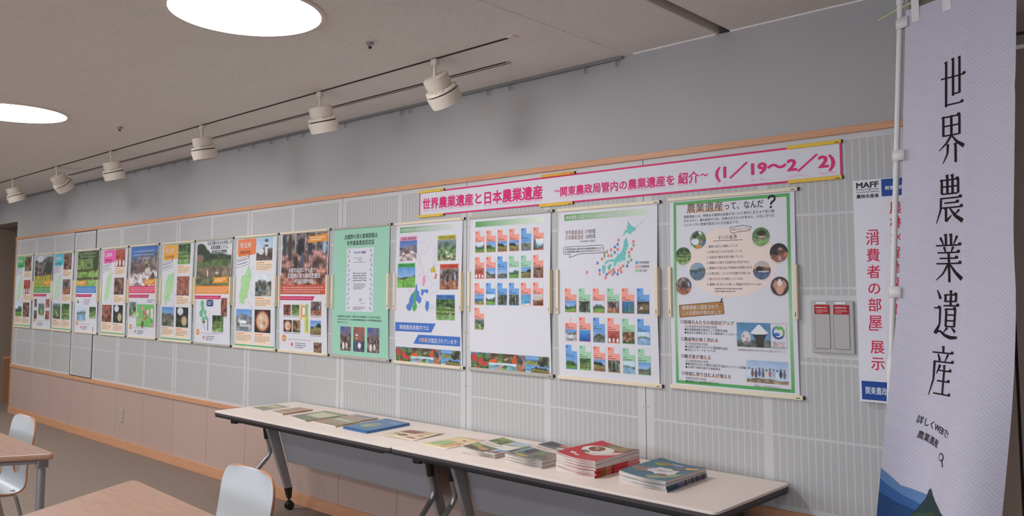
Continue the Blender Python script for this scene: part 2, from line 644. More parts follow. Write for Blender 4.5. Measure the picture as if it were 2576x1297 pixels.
b = MB(); b.box(-11.0, -0.607, ZC - 0.0035, -2.47, -0.595, ZC + 0.001)
o = obj('track_rail', b, M['dark']); tag(o, 'long thin dark lighting track set in the ceiling, carrying the spotlights', 'lighting track')
b = MB(); b.box(-2.475, -0.622, ZC - 0.005, -2.43, -0.580, ZC + 0.001); obj('end_cap', b, M['lampwhite'], o)
o = thing('slot_diffuser', 'double dark slot air outlet in the ceiling between track and wall', 'air vent', (-5.73, -0.31, ZC))
b = MB(); b.box(-2.99, -0.016, -0.003, 2.98, -0.005, 0.001); obj('slot', b, M['dark'], o)
b = MB(); b.box(-2.99, 0.005, -0.003, 2.98, 0.016, 0.001); obj('slot', b, M['dark'], o)
b = MB(); b.box(-3.0, -0.005, -0.0032, 2.99, 0.005, 0.001); obj('divider', b, M['lampwhite'], o)
b = MB(); b.box(2.98, -0.018, -0.004, 2.99, 0.018, 0.001); obj('end_cap', b, M['grey_pl'], o)


def spot(x, y, tilt, az, label):
    t = thing('track_spotlight', label, 'spotlight', (x, y, ZC), 0, 'spotlights on the ceiling track')
    a = MB(); a.box(-0.018, -0.014, -0.034, 0.022, 0.014, -0.004); obj('adapter', a, M['lampwhite'], t, bevel=0.003)
    s = MB(); s.lathe([(0.0085, -0.03), (0.0085, -0.10)], 12); obj('stem', s, M['lampwhite'], t, True)
    T = Matrix.Translation((0, 0, -0.088)) @ Matrix.Rotation(az, 4, 'Z') @ Matrix.Rotation(tilt, 4, 'X')
    c = MB()
    c.lathe([(0.058, 0.0), (0.066, -0.004), (0.067, -0.045), (0.062, -0.062), (0.058, -0.066)], 32, T)
    obj('driver_cap', c, M['lampwhite'], t, True)
    f = MB()
    f.lathe([(0.052, -0.062), (0.052, -0.075)], 32, T)
    obj('vent_core', f, M['blk'], t, True)
    r = MB()
    r.lathe([(0.060, -0.066), (0.076, -0.068), (0.082, -0.074), (0.083, -0.082), (0.060, -0.083)], 36, T, cap=False)
    for k in range(4):
        q = T @ Matrix.Rotation(k * PI / 2 + 0.6, 4, 'Z')
        r.prism([(0.045, -0.03), (0.079, -0.022), (0.079, 0.022), (0.045, 0.03)], -0.082, -0.064, 0, q)
    obj('cooling_ring', r, M['lampwhite'], t, True)
    g = MB(); g.lathe([(0.074, -0.078), (0.074, -0.092)], 32, T); obj('dark_gap', g, M['blk'], t, True)
    d = MB()
    d.lathe([(0.070, -0.089), (0.086, -0.089), (0.087, -0.094), (0.080, -0.150), (0.076, -0.150), (0.074, -0.110)], 36, T, cap=False)
    obj('lamp_housing', d, M['lampwhite'], t, True)
    l = MB(); l.lathe([(0.01, -0.118), (0.076, -0.118), (0.076, -0.112), (0.01, -0.112)], 28, T); obj('reflector', l, M['silver'], t)
    return t


for x, tl, az, lb in ((-2.975, 0.62, 0.0, 'white track spotlight nearest the vertical flag, tilted strongly to the wall'),
                      (-3.960, 0.30, 0.1, 'white track spotlight second from the flag end of the track'),
                      (-5.377, 0.22, 0.0, 'white track spotlight third from the flag end of the track'),
                      (-6.933, 0.30, 0.1, 'white track spotlight fourth from the flag end, close to the slot vent end'),
                      (-8.170, 0.75, 0.3, 'white track spotlight fifth from the flag end, past the slot vent'),
                      (-9.432, 0.35, -0.1, 'white track spotlight sixth from the flag end, farthest one in the corner')):
    spot(x, -0.60, tl, az, lb)

for x, y, lb in ((-2.985, -0.99, 'round smoke detector in the ceiling beside the big round light'),
                 (-5.838, -0.97, 'small round sprinkler head in the ceiling farther along the track')):
    t = thing('smoke_detector', lb, 'ceiling detector', (x, y, ZC))
    q = MB(); q.lathe([(0.036, 0.0), (0.036, -0.003), (0.033, -0.005), (0.018, -0.005), (0.018, 0.0)], 32, cap=False); obj('plate', q, M['lampwhite'], t, True)
    q = MB(); q.lathe([(0.017, 0.0), (0.017, -0.016), (0.012, -0.020), (0.010, -0.019)], 24); obj('sensor_body', q, M['silver'], t, True)
    q = MB(); q.lathe([(0.008, -0.024), (0.008, -0.032), (0.006, -0.033)], 16); obj('sensor_tip', q, M['blk'], t, True)

b = MB()
b.box(XL, -0.026, ZC - 0.006, -2.262, 0.0, ZC)
b.box(XL, -0.026, ZC - 0.016, -2.262, -0.020, ZC - 0.006)
o = obj('picture_rail', b, M['metalrail']); tag(o, 'grey metal picture rail running along the top of the wall', 'picture rail')
for i, x in enumerate((-2.302, -2.496, -3.016, -3.184, -3.863, -3.944, -4.532, -4.674, -5.039, -5.236, -5.465, -5.723, -5.934, -6.81, -7.058, -7.327, -7.576, -7.881, -8.644, -9.063)):
    q = MB()
    q.tube([(0, 0, 0.004), (0, 0, -0.008)], 0.004, 8)
    q.tube([(0, 0, -0.008), (0.001, -0.002, -0.016), (0.004, -0.004, -0.023), (0.004, -0.002, -0.028), (0, 0, -0.028)], 0.0038, 8)
    h = obj('rail_hook', q, M['steelgrey'], None, True, loc=(x, -0.017, ZC - 0.018))
    tag(h, 'small metal hook hanging under the picture rail at the wall top', 'hook', 'hooks on the picture rail')

# ---------------------------------------------------------------- printing: coloured paper geometry
_gl = {}
_gn = {}


def glay(s, bold, L, n):
    """layer of every vertex: the shifted copies of a bold glyph lie a hair above one another"""
    if not bold: return [L] * n
    nv = _gn[(s, bold)]
    return [L + 0.11 * (i // nv) for i in range(n)]


def glyphs(s, bold):
    k = (s, bold)
    if k in _gl: return _gl[k]
    if bold:
        v, f = glyphs(s, 0.0)
        nv = len(v)
        n_ = 4 if bold < 0.015 else 8
        offs = [(bold * math.cos(2 * PI * (q + 0.5) / n_), bold * math.sin(2 * PI * (q + 0.5) / n_)) for q in range(n_)]
        if bold >= 0.03: offs.append((0, 0))
        V_ = np.concatenate([v + np.array(q) for q in offs]) if nv else v
        F_ = [tuple(i + q * nv for i in t) for q in range(len(offs)) for t in f]
        _gl[k] = (V_, F_)
        _gn[k] = max(1, nv)
        return _gl[k]
    c = bpy.data.curves.new('tmp', 'FONT')
    c.body = s
    c.size = 1.0
    c.resolution_u = 2
    o = bpy.data.objects.new('tmp', c)
    COL.objects.link(o)
    dg = bpy.context.evaluated_depsgraph_get()
    me = bpy.data.meshes.new_from_object(o.evaluated_get(dg))
    v = np.array([tuple(p.co)[:2] for p in me.vertices]) if len(me.vertices) else np.zeros((0, 2))
    f = [tuple(p.vertices) for p in me.polygons]
    bpy.data.objects.remove(o)
    bpy.data.curves.remove(c)
    bpy.data.meshes.remove(me)
    _gl[k] = (v, f)
    return v, f


def vnoise(rng, n, m, cells):
    """smooth value noise on an n x m grid"""
    g = rng.random((cells + 2, cells + 2))
    ys = np.linspace(0, cells, n); xs = np.linspace(0, cells, m)
    yi = ys.astype(int); xi = xs.astype(int)
    fy = (ys - yi)[:, None]; fx = (xs - xi)[None, :]
    a = g[yi][:, xi]; b_ = g[yi][:, xi + 1]; c = g[yi + 1][:, xi]; d = g[yi + 1][:, xi + 1]
    return (a * (1 - fx) + b_ * fx) * (1 - fy) + (c * (1 - fx) + d * fx) * fy


class Print:
    """flat coloured shapes in sheet metres: u to the right, v downwards from the top left corner"""

    def __init__(s, w, h, paper):
        s.w, s.h = w, h
        s.v = []; s.c = []; s.f = []
        s.lim = 0.045 * max(1.0, w / 2.0)
        s.rect(0, 0, w, h, paper, 0, nx=24, ny=26)

    def _add(s, pts, cols, faces):
        n = len(s.v)
        s.v += pts; s.c += cols
        s.f += [tuple(i + n for i in f) for f in faces]

    def rect(s, u0, v0, u1, v1, col, L=1, col2=None, nx=None, ny=None, horiz=True):
        nx = nx or max(1, math.ceil((u1 - u0) / 0.03)); ny = ny or max(1, math.ceil((v1 - v0) / 0.033))
        pts = []; cols = []
        for j in range(ny + 1):
            for i in range(nx + 1):
                a, b_ = i / nx, j / ny
                pts.append((u0 + (u1 - u0) * a, v0 + (v1 - v0) * b_, L))
                if col2 is None: cols.append(col)
                else:
                    q = a if horiz else b_
                    cols.append(tuple(x * (1 - q) + y * q for x, y in zip(col, col2)))
        fs = [(j * (nx + 1) + i, (j + 1) * (nx + 1) + i, (j + 1) * (nx + 1) + i + 1, j * (nx + 1) + i + 1) for j in range(ny) for i in range(nx)]
        s._add(pts, cols, fs)

    def poly(s, pts, col, L=2):
        tri = tessellate_polygon([[Vector((p[0], p[1], 0)) for p in pts]])
        vs_ = [(p[0], p[1]) for p in pts]
        lim = s.lim
        todo = [tuple(t) for t in tri]
        out = []
        mids = {}
        while todo:
            t = todo.pop()
            e = [(math.hypot(vs_[t[i]][0] - vs_[t[(i + 1) % 3]][0], vs_[t[i]][1] - vs_[t[(i + 1) % 3]][1]), i) for i in range(3)]
            l, i = max(e)
            if l <= lim or len(vs_) > 20000:
                out.append(t); continue
            a, b_, c = t[i], t[(i + 1) % 3], t[(i + 2) % 3]
            k = (min(a, b_), max(a, b_))
            if k not in mids:
                vs_.append(((vs_[a][0] + vs_[b_][0]) / 2, (vs_[a][1] + vs_[b_][1]) / 2)); mids[k] = len(vs_) - 1
            m_ = mids[k]
            todo += [(a, m_, c), (m_, b_, c)]
        s._add([(p[0], p[1], L) for p in vs_], [col] * len(vs_), out)

    def circle(s, u, v, r, col, L=2, n=20, ry=None, a0=0.0, a1=2 * PI):
        ry = ry or r
        s.poly([(u + r * math.cos(a0 + (a1 - a0) * k / n), v + ry * math.sin(a0 + (a1 - a0) * k / n)) for k in range(n)], col, L)

    def line(s, pts, wd, col, L=2, closed=False):
        P = list(pts) + ([pts[0]] if closed else [])
        for a, b_ in zip(P[:-1], P[1:]):
            dx, dy = b_[0] - a[0], b_[1] - a[1]
            l = math.hypot(dx, dy)
            if l < 1e-6: continue
            n = max(1, math.ceil(l / 0.04))
            px, py = -dy / l * wd / 2, dx / l * wd / 2
            for k in range(n):
                q0 = (a[0] + dx * k / n, a[1] + dy * k / n); q1 = (a[0] + dx * (k + 1) / n, a[1] + dy * (k + 1) / n)
                s._add([(q0[0] + px, q0[1] + py, L), (q1[0] + px, q1[1] + py, L), (q1[0] - px, q1[1] - py, L), (q0[0] - px, q0[1] - py, L)], [col] * 4, [(0, 1, 2, 3)])

    def frame(s, u0, v0, u1, v1, wd, col, L=2):
        s.rect(u0, v0, u1, v0 + wd, col, L); s.rect(u0, v1 - wd, u1, v1, col, L)
        s.rect(u0, v0, u0 + wd, v1, col, L); s.rect(u1 - wd, v0, u1, v1, col, L)

    def text(s, t, u, v, size, col, L=3, fit=None, bold=0.0, align='l', rot=0.0, ysc=1.0, col2=None):
        """u,v = left / centre / right of the line at mid-height; size = character height"""
        gv, gf = glyphs(t, bold)
        if len(gv) == 0: return
        x0, x1 = gv[:, 0].min(), gv[:, 0].max()
        sx = size if fit is None else fit / max(1e-6, x1 - x0)
        wd = (x1 - x0) * sx
        off = {'l': 0, 'c': -wd / 2, 'r': -wd}[align]
        X = (gv[:, 0] - x0) * sx + off
        Y = -(gv[:, 1] - 0.37) * size * ysc
        cr, sr = math.cos(rot), math.sin(rot)
        LL = glay(t, bold, L, len(gv))
        pts = [(u + x * cr - y * sr, v + x * sr + y * cr, l_) for x, y, l_ in zip(X, Y, LL)]
        s._add(pts, [col] * len(pts), gf)

    def vtext(s, t, u, v, size, pitch, col, L=3, bold=0.0, xs=1.0):
        rotch = '「」ー'
        for k, ch in enumerate(t):
            if ch == ' ': continue
            gv, gf = glyphs(ch, bold)
            X = (gv[:, 0] - 0.5) * size * xs; Y = -(gv[:, 1] - 0.37) * size
            if ch in rotch: X, Y = -Y, X
            s._add([(u + x, v + k * pitch + y, l_) for x, y, l_ in zip(X, Y, glay(ch, bold, L, len(gv)))], [col] * len(gv), gf)

    def greek(s, u0, v0, u1, v1, lines, col, seed=0, L=3, short=0.75):
        """blurred small print: lines of uneven little marks"""
        r = random.Random(seed)
        lh = (v1 - v0) / lines
        for i in range(lines):
            end = u1 if i < lines - 1 else u0 + (u1 - u0) * short
            u = u0
            while u < end:
                wd = lh * r.uniform(0.25, 0.6)
                hh = lh * r.uniform(0.34, 0.56)
                vm = v0 + (i + 0.5) * lh
                if u + wd > end: break
                s._add([(u, vm - hh / 2, L), (u + wd, vm - hh / 2, L), (u + wd, vm + hh / 2, L), (u, vm + hh / 2, L)], [col] * 4, [(0, 3, 2, 1)])
                u += wd + lh * r.uniform(0.12, 0.3)

    def photo(s, u0, v0, u1, v1, sky, layers, blobs=(), seed=0, n=16, L=2, noise=0.10, circle=False):
        """a printed picture: sky gradient, terrain layers and soft blobs"""
        rng = np.random.default_rng(seed)
        asp = (u1 - u0) / (v1 - v0)
        nx = max(4, int(n * math.sqrt(asp))); ny = max(4, int(n / math.sqrt(asp)))
        T, S = np.meshgrid(np.linspace(0, 1, ny), np.linspace(0, 1, nx), indexing='ij')
        c0, c1 = np.array(sky[0], float), np.array(sky[1], float)
        img = c0[None, None] * (1 - T[..., None]) + c1[None, None] * T[..., None]
        img = img + (vnoise(rng, ny, nx, 5)[..., None] - 0.5) * 0.25 * (sky[2] if len(sky) > 2 else 0.3)
        for ly in layers:
            t0, amp, fr, ph, c = ly[:5]
            nz = ly[5] if len(ly) > 5 else 0.2
            c2 = ly[6] if len(ly) > 6 else None
            edge = t0 + amp * np.sin(S * fr + ph) + amp * 0.35 * np.sin(S * fr * 2.7 + ph * 3)
            msk = np.clip((T - edge) * ny * 0.7 + 0.5, 0, 1)[..., None]
            cc = np.array(c, float)[None, None]
            if c2 is not None:
                q = np.clip((T - t0) / max(1e-3, 1 - t0), 0, 1)[..., None]
                cc = cc * (1 - q) + np.array(c2, float)[None, None] * q
            tex = (vnoise(rng, ny, nx, max(3, ny // 3))[..., None] - 0.5) * nz * 1.1 + (rng.random((ny, nx, 1)) - 0.5) * nz * 0.5
            img = img * (1 - msk) + np.clip(cc * (1 + tex * 1.6), 0, 1) * msk
        for bx, by, rx, ry, c in blobs:
            d = ((S - bx) / rx) ** 2 + ((T - by) / ry) ** 2
            msk = np.clip((1.15 - d) * 2.5, 0, 1)[..., None]
            img = img * (1 - msk) + np.array(c, float)[None, None] * msk
        img = np.clip(img + (rng.random((ny, nx, 1)) - 0.5) * noise * 0.5, 0.02, 1)
        g_ = img.mean(axis=2, keepdims=True)
        img = img * 0.92 + g_ * 0.08
        img = 0.07 + img * 0.93
        img = np.where(img <= 0.04045, img / 12.92, ((img + 0.055) / 1.055) ** 2.4)
        pts = []; cols = []
        if circle:
            cu, cv, ru, rv = (u0 + u1) / 2, (v0 + v1) / 2, (u1 - u0) / 2, (v1 - v0) / 2
            for j in range(ny):
                for i in range(nx):
                    a, b_ = 2 * S[j, i] - 1, 2 * T[j, i] - 1
                    x = a * math.sqrt(1 - b_ * b_ / 2); y = b_ * math.sqrt(1 - a * a / 2)
                    pts.append((cu + x * ru, cv + y * rv, L)); cols.append(tuple(img[j, i]))
        else:
            for j in range(ny):
                for i in range(nx):
                    pts.append((u0 + S[j, i] * (u1 - u0), v0 + T[j, i] * (v1 - v0), L)); cols.append(tuple(img[j, i]))
        fs = [(j * nx + i, (j + 1) * nx + i, (j + 1) * nx + i + 1, j * nx + i + 1) for j in range(ny - 1) for i in range(nx - 1)]
        s._add(pts, cols, fs)

    def build(s, name, fn, mt, parent=None, smooth=False):
        me = bpy.data.meshes.new(name)
        me.from_pydata([fn(*p) for p in s.v], [], s.f)
        at = me.attributes.new('ink', 'FLOAT_COLOR', 'POINT')
        arr = np.ones((len(s.c), 4), dtype=np.float32)
        arr[:, :3] = np.array(s.c, dtype=np.float32)
        at.data.foreach_set('color', arr.ravel())
        if mt.name.startswith('printed_flag'):
            a2 = me.attributes.new('weave', 'FLOAT_VECTOR', 'POINT')
            a2.data.foreach_set('vector', np.array([(q[0], q[1], 0.0) for q in s.v], dtype=np.float32).ravel())
        me.materials.append(mt)
        if smooth: me.polygons.foreach_set('use_smooth', [True] * len(me.polygons))
        me.update()
        o = bpy.data.objects.new(name, me)
        COL.objects.link(o)
        if parent is not None: o.parent = parent
        return o


INK = rgb(52, 46, 50)
GREYT = rgb(118, 108, 112)
WHT = rgb(226, 225, 233)
PINKR = rgb(226, 42, 120)
GRN = rgb(96, 176, 104)
# picture palette (display values 0..1)
SKYB = (0.35, 0.58, 0.88); SKYL = (0.80, 0.88, 0.95); SKYW = (0.93, 0.95, 0.97); SKYD = (0.25, 0.42, 0.75)
FOR = (0.22, 0.34, 0.20); GRS = (0.42, 0.62, 0.26); FLD = (0.60, 0.60, 0.30); BRN = (0.45, 0.33, 0.24); DRK = (0.16, 0.17, 0.15)
LEAF = (0.62, 0.40, 0.30); MTN = (0.35, 0.42, 0.45); SEA = (0.18, 0.42, 0.68); TEA = (0.35, 0.55, 0.22); BLS = (0.78, 0.68, 0.68)


def pic(kind, seed=0):
    r = random.Random(seed * 31 + 5)
    p = r.uniform(0, 6)
    if kind == 'field': return ((SKYL, SKYW), [(0.38, 0.10, 5, p, MTN), (0.52, 0.05, 4, p, FOR), (0.66, 0.02, 3, p, GRS)], [])
    if kind == 'hill': return ((SKYB, SKYL), [(0.42, 0.14, 4, p, FOR, 0.35), (0.70, 0.04, 6, p, GRS)], [])
    if kind == 'dry': return ((SKYB, SKYL), [(0.35, 0.14, 4, p, DRK, 0.3), (0.52, 0.04, 6, p, FLD, 0.25, BRN)], [])
    if kind == 'slope': return ((SKYB, SKYL), [(0.45, 0.16, 2.6, p, (0.40, 0.42, 0.36), 0.5)], [])
    if kind == 'snow': return ((SKYW, SKYL), [(0.42, 0.10, 6, p, (0.55, 0.68, 0.80), 0.3), (0.6, 0.10, 7, p, MTN, 0.5), (0.82, 0.04, 8, p, BRN, 0.6)], [(0.12, 0.3, 0.12, 0.4, (0.3, 0.32, 0.3))])
    if kind == 'sea': return ((SKYB, SKYL), [(0.42, 0.01, 3, p, SEA, 0.1), (0.62, 0.10, 4, p, FLD, 0.4)], [])
    if kind == 'deep': return (((0.25, 0.62, 0.85), (0.12, 0.30, 0.68)), [(0.15, 0.02, 5, p, (0.22, 0.55, 0.82), 0.1, (0.10, 0.28, 0.66))], [])
    if kind == 'kelp': return (((0.20, 0.45, 0.68), (0.15, 0.35, 0.5)), [(0.75, 0.1, 9, p, (0.2, 0.4, 0.4), 0.3)], [(0.3, 0.6, 0.05, 0.4, (0.32, 0.55, 0.42)), (0.62, 0.55, 0.05, 0.42, (0.35, 0.58, 0.42)), (0.85, 0.65, 0.05, 0.35, (0.3, 0.5, 0.42))])
    if kind == 'town': return ((SKYB, SKYL), [(0.25, 0.05, 6, p, (0.42, 0.45, 0.5), 0.5), (0.45, 0.1, 8, p, (0.5, 0.5, 0.48), 0.9), (0.8, 0.04, 6, p, (0.55, 0.6, 0.65), 0.4)], [(0.45, 0.58, 0.25, 0.08, SKYW), (0.55, 0.74, 0.35, 0.06, (0.8, 0.82, 0.85))])
    if kind == 'cattle': return (((0.75, 0.35, 0.32), (0.6, 0.25, 0.25)), [(0.28, 0.03, 6, p, (0.66, 0.26, 0.22), 0.4)], [(0.15, 0.8, 0.12, 0.2, (0.9, 0.88, 0.88)), (0.5, 0.78, 0.09, 0.2, (0.92, 0.9, 0.9)), (0.85, 0.8, 0.1, 0.2, (0.9, 0.88, 0.88))])
    if kind == 'forest': return (((0.6, 0.55, 0.55), (0.45, 0.4, 0.38)), [(0.05, 0.03, 9, p, (0.42, 0.36, 0.36), 0.8), (0.58, 0.04, 6, p, LEAF, 0.5)], [(0.2, 0.3, 0.03, 0.4, (0.3, 0.26, 0.26)), (0.7, 0.3, 0.03, 0.45, (0.28, 0.25, 0.25)), (0.42, 0.48, 0.07, 0.2, (0.2, 0.2, 0.22)), (0.82, 0.42, 0.05, 0.14, (0.62, 0.72, 0.85))])
    if kind == 'wood': return (((0.6, 0.66, 0.6), (0.3, 0.36, 0.3)), [(0.0, 0.02, 9, p, (0.36, 0.42, 0.36), 0.9)], [(0.5, 0.6, 0.12, 0.6, (0.2, 0.2, 0.18)), (0.2, 0.6, 0.05, 0.6, (0.25, 0.25, 0.22)), (0.78, 0.5, 0.05, 0.6, (0.25, 0.26, 0.22))])
    if kind == 'wasabi': return (((0.25, 0.36, 0.22), (0.3, 0.45, 0.25)), [(0.0, 0.02, 9, p, (0.24, 0.36, 0.20), 0.7), (0.4, 0.04, 3, p, (0.45, 0.58, 0.33), 0.3), (0.48, 0.01, 3, p, (0.35, 0.32, 0.22), 0.3), (0.56, 0.02, 3, p, GRS, 0.3), (0.70, 0.05, 2, p, (0.33, 0.32, 0.2), 0.3), (0.78, 0.05, 2, p, (0.48, 0.66, 0.36), 0.3)], [(0.75, 0.72, 0.03, 0.25, (0.65, 0.66, 0.6))])
    if kind == 'sun': return (((0.75, 0.82, 0.85), (0.95, 0.72, 0.5)), [(0.5, 0.06, 5, p, (0.62, 0.36, 0.28), 0.4, (0.3, 0.18, 0.14))], [])
    if kind == 'bird': return (((0.28, 0.22, 0.2), (0.3, 0.26, 0.2)), [(0.28, 0.03, 6, p, (0.48, 0.40, 0.26), 0.3, (0.34, 0.28, 0.2))], [(0.35, 0.55, 0.1, 0.06, SKYW), (0.22, 0.65, 0.08, 0.05, (0.85, 0.82, 0.75))])
    if kind == 'blossom': return ((SKYD, SKYL), [(0.28, 0.05, 4, p, (0.45, 0.42, 0.48), 0.5), (0.55, 0.08, 6, p, BLS, 0.6)], [(0.4, 0.55, 0.14, 0.1, (0.45, 0.32, 0.28))])
    if kind == 'aerial': return (((0.5, 0.56, 0.62), (0.4, 0.48, 0.42)), [(0.12, 0.04, 6, p, (0.38, 0.46, 0.42), 0.5), (0.4, 0.06, 5, p, (0.36, 0.48, 0.30), 0.6), (0.7, 0.05, 5, p, (0.5, 0.56, 0.36), 0.7)], [(0.5, 0.6, 0.06, 0.04, SKYW), (0.6, 0.8, 0.08, 0.05, (0.85, 0.85, 0.82))])
    if kind == 'teahill': return ((SKYB, SKYL), [(0.36, 0.16, 3, 0.3, (0.36, 0.42, 0.28), 0.4), (0.55, 0.05, 3, p, (0.45, 0.72, 0.28), 0.2)], [(0.35, 0.85, 0.02, 0.25, (0.24, 0.4, 0.16))])
    if kind == 'lake': return ((SKYL, (0.7, 0.85, 0.9)), [(0.40, 0.05, 5, p, (0.35, 0.48, 0.42), 0.4), (0.55, 0.06, 4, p, (0.5, 0.68, 0.80), 0.2)], [])
    if kind == 'autumn': return (((0.5, 0.5, 0.4), (0.5, 0.4, 0.3)), [(0.0, 0.02, 9, p, (0.48, 0.36, 0.26), 0.9), (0.85, 0.02, 6, p, FOR, 0.4)], [(0.3, 0.45, 0.1, 0.1, (0.6, 0.3, 0.25)), (0.7, 0.4, 0.1, 0.1, (0.62, 0.32, 0.28))])
    if kind == 'fish': return (((0.3, 0.62, 0.85), (0.35, 0.7, 0.9)), [(0.9, 0.03, 6, p, SKYW, 0.2)], [(0.5, 0.7, 0.06, 0.1, (0.2, 0.2, 0.25)), (0.75, 0.72, 0.08, 0.12, (0.65, 0.3, 0.35))])
    if kind == 'red': return (((0.7, 0.3, 0.25), (0.6, 0.25, 0.2)), [(0.05, 0.02, 6, p, (0.56, 0.34, 0.28), 0.6)], [])
    if kind == 'brown': return (((0.5, 0.36, 0.28), (0.4, 0.28, 0.22)), [(0.05, 0.02, 6, p, (0.46, 0.34, 0.28), 0.7)], [])
    if kind == 'house': return (((0.85, 0.88, 0.92), SKYW), [(0.3, 0.05, 7, p, (0.4, 0.4, 0.38), 0.8), (0.75, 0.03, 7, p, (0.52, 0.5, 0.46), 0.6)], [(0.5, 0.55, 0.2, 0.18, (0.28, 0.34, 0.26)), (0.3, 0.72, 0.1, 0.08, (0.4, 0.55, 0.7))])
    if kind == 'tower': return (((0.62, 0.78, 0.92), SKYW), [(0.55, 0.12, 4, 2.0, (0.36, 0.3, 0.28), 0.5)], [(0.62, 0.45, 0.09, 0.38, (0.88, 0.87, 0.88)), (0.62, 0.14, 0.13, 0.06, (0.30, 0.27, 0.28)), (0.62, 0.36, 0.15, 0.04, (0.33, 0.3, 0.3)), (0.3, 0.6, 0.2, 0.14, (0.86, 0.86, 0.88))])
    if kind == 'bowl': return ((DRK, DRK), [], [(0.5, 0.5, 0.45, 0.47, (0.72, 0.28, 0.22)), (0.5, 0.5, 0.37, 0.4, (0.86, 0.72, 0.58)), (0.4, 0.35, 0.1, 0.1, (0.92, 0.84, 0.74)), (0.6, 0.6, 0.12, 0.1, (0.78, 0.5, 0.4)), (0.45, 0.7, 0.1, 0.1, (0.92, 0.84, 0.74))])
    if kind == 'log': return ((DRK, (0.2, 0.24, 0.18)), [(0.5, 0.1, 5, p, (0.22, 0.26, 0.18), 0.5)], [(0.35, 0.2, 0.25, 0.2, (0.82, 0.86, 0.9)), (0.68, 0.68, 0.26, 0.28, (0.42, 0.3, 0.22)), (0.68, 0.68, 0.21, 0.23, (0.80, 0.70, 0.55))])
    if kind == 'crowd': return (((0.4, 0.4, 0.55), (0.5, 0.4, 0.4)), [(0.35, 0.05, 9, p, (0.40, 0.32, 0.32), 0.9)], [(0.2, 0.1, 0.2, 0.1, (0.25, 0.35, 0.65)), (0.3, 0.8, 0.12, 0.16, (0.9, 0.88, 0.85)), (0.6, 0.78, 0.1, 0.14, (0.86, 0.82, 0.8))])
    if kind == 'flags': return (((0.62, 0.36, 0.3), (0.5, 0.3, 0.3)), [(0.55, 0.05, 7, p, (0.28, 0.26, 0.36), 0.6)], [(0.3, 0.15, 0.08, 0.05, (0.25, 0.35, 0.7)), (0.6, 0.12, 0.1, 0.05, (0.85, 0.3, 0.25)), (0.3, 0.33, 0.1, 0.04, SKYW), (0.75, 0.35, 0.08, 0.05, (0.3, 0.45, 0.7)), (0.3, 0.48, 0.12, 0.04, (0.85, 0.7, 0.3)), (0.55, 0.75, 0.14, 0.12, SKYW)])
    if kind == 'group': return (((0.62, 0.74, 0.90), SKYL), [(0.82, 0.03, 6, p, (0.60, 0.52, 0.42), 0.4)],
                                [(0.06 + 0.085 * k, 0.56 + 0.03 * ((k * 7) % 3), 0.035, 0.17, [(0.9, 0.9, 0.9), (0.5, 0.32, 0.35), (0.32, 0.3, 0.32), (0.3, 0.38, 0.6), (0.45, 0.36, 0.35), (0.88, 0.85, 0.8), (0.72, 0.4, 0.42), (0.6, 0.72, 0.85), (0.9, 0.9, 0.92), (0.22, 0.2, 0.22), (0.45, 0.4, 0.5)][k]) for k in range(11)]
                                + [(0.06 + 0.085 * k, 0.36 + 0.03 * ((k * 7) % 3), 0.022, 0.04, (0.35, 0.25, 0.22)) for k in range(11)])
    return ((SKYB, SKYL), [(0.5, 0.1, 4, p, FOR)], [])


def P_(pr, kind, u0, v0, u1, v1, seed=0, n=16, **k):
    a, b_, c = pic(kind, seed)
    pr.photo(u0, v0, u1, v1, a, b_, c, seed=seed, n=n, **k)


PW, PH = 0.594, 0.841
LIFT = 0.00022


def hang(x0, ztop, bow, curl):
    def fn(u, v, L):
        e = abs(2 * u / PW - 1) ** 4
        q = max(0.0, min(1.0, v / PH))
        y = -(0.0045 + bow * math.sin(PI * q) + curl * e * math.sin(PI * min(1, q)) ** 2 * (0.4 + 0.6 * q) + L * LIFT)
        return (x0 + u, y, ztop - v)
    return fn


def poster(x0, ztop, label, pr, rail='cream', bow=0.003, curl=0.006, z1=1.355, z0=1.580, clips=(True, True)):
    t = thing('poster', label, 'poster', (x0 + PW / 2, 0, ztop - PH))
    fn0 = hang(-PW / 2, PH, bow, curl)
    pr.build('printed_sheet', fn0, M['print_'], t, True)
    mt = M['cream'] if rail == 'cream' else M['grey_pl']
    for nm, za, zb in (('top_rail', PH - 0.004, PH + 0.012), ('bottom_rail', -0.012, 0.006)):
        q = MB(); q.box(-PW / 2 - 0.008, -0.0135, za, PW / 2 + 0.016, -0.001, zb)
        r = obj(nm, q, mt, t, bevel=0.0025)
        q = MB(); q.box(PW / 2 + 0.016, -0.0125, za + 0.0015, PW / 2 + 0.021, -0.001, zb - 0.0015); obj('end_cap', q, M['blk'], r)
        q = MB(); q.box(PW / 2 - 0.012, -0.0138, (za + zb) / 2 - 0.003, PW / 2 + 0.006, -0.0135, (za + zb) / 2); obj('stamp_mark', q, M['dark'], r)
    dz = ztop - PH
    for sx, on in zip((-1, 1), clips):
        if not on: continue
        q = MB(); xa = sx * (PW / 2 - 0.001)
        q.box(xa - 0.0085, -0.0185 - curl * 0.6, z1 - dz, xa + 0.0085, -0.001, z0 - dz)
        r = obj('side_magnet', q, M['cream'], t, bevel=0.002)
        q = MB(); q.box(xa - 0.002, -0.0188 - curl * 0.6, z1 - dz + 0.012, xa + 0.001, -0.0184 - curl * 0.6, z1 - dz + 0.03); obj('stamp_mark', q, M['dark'], r)
    return t


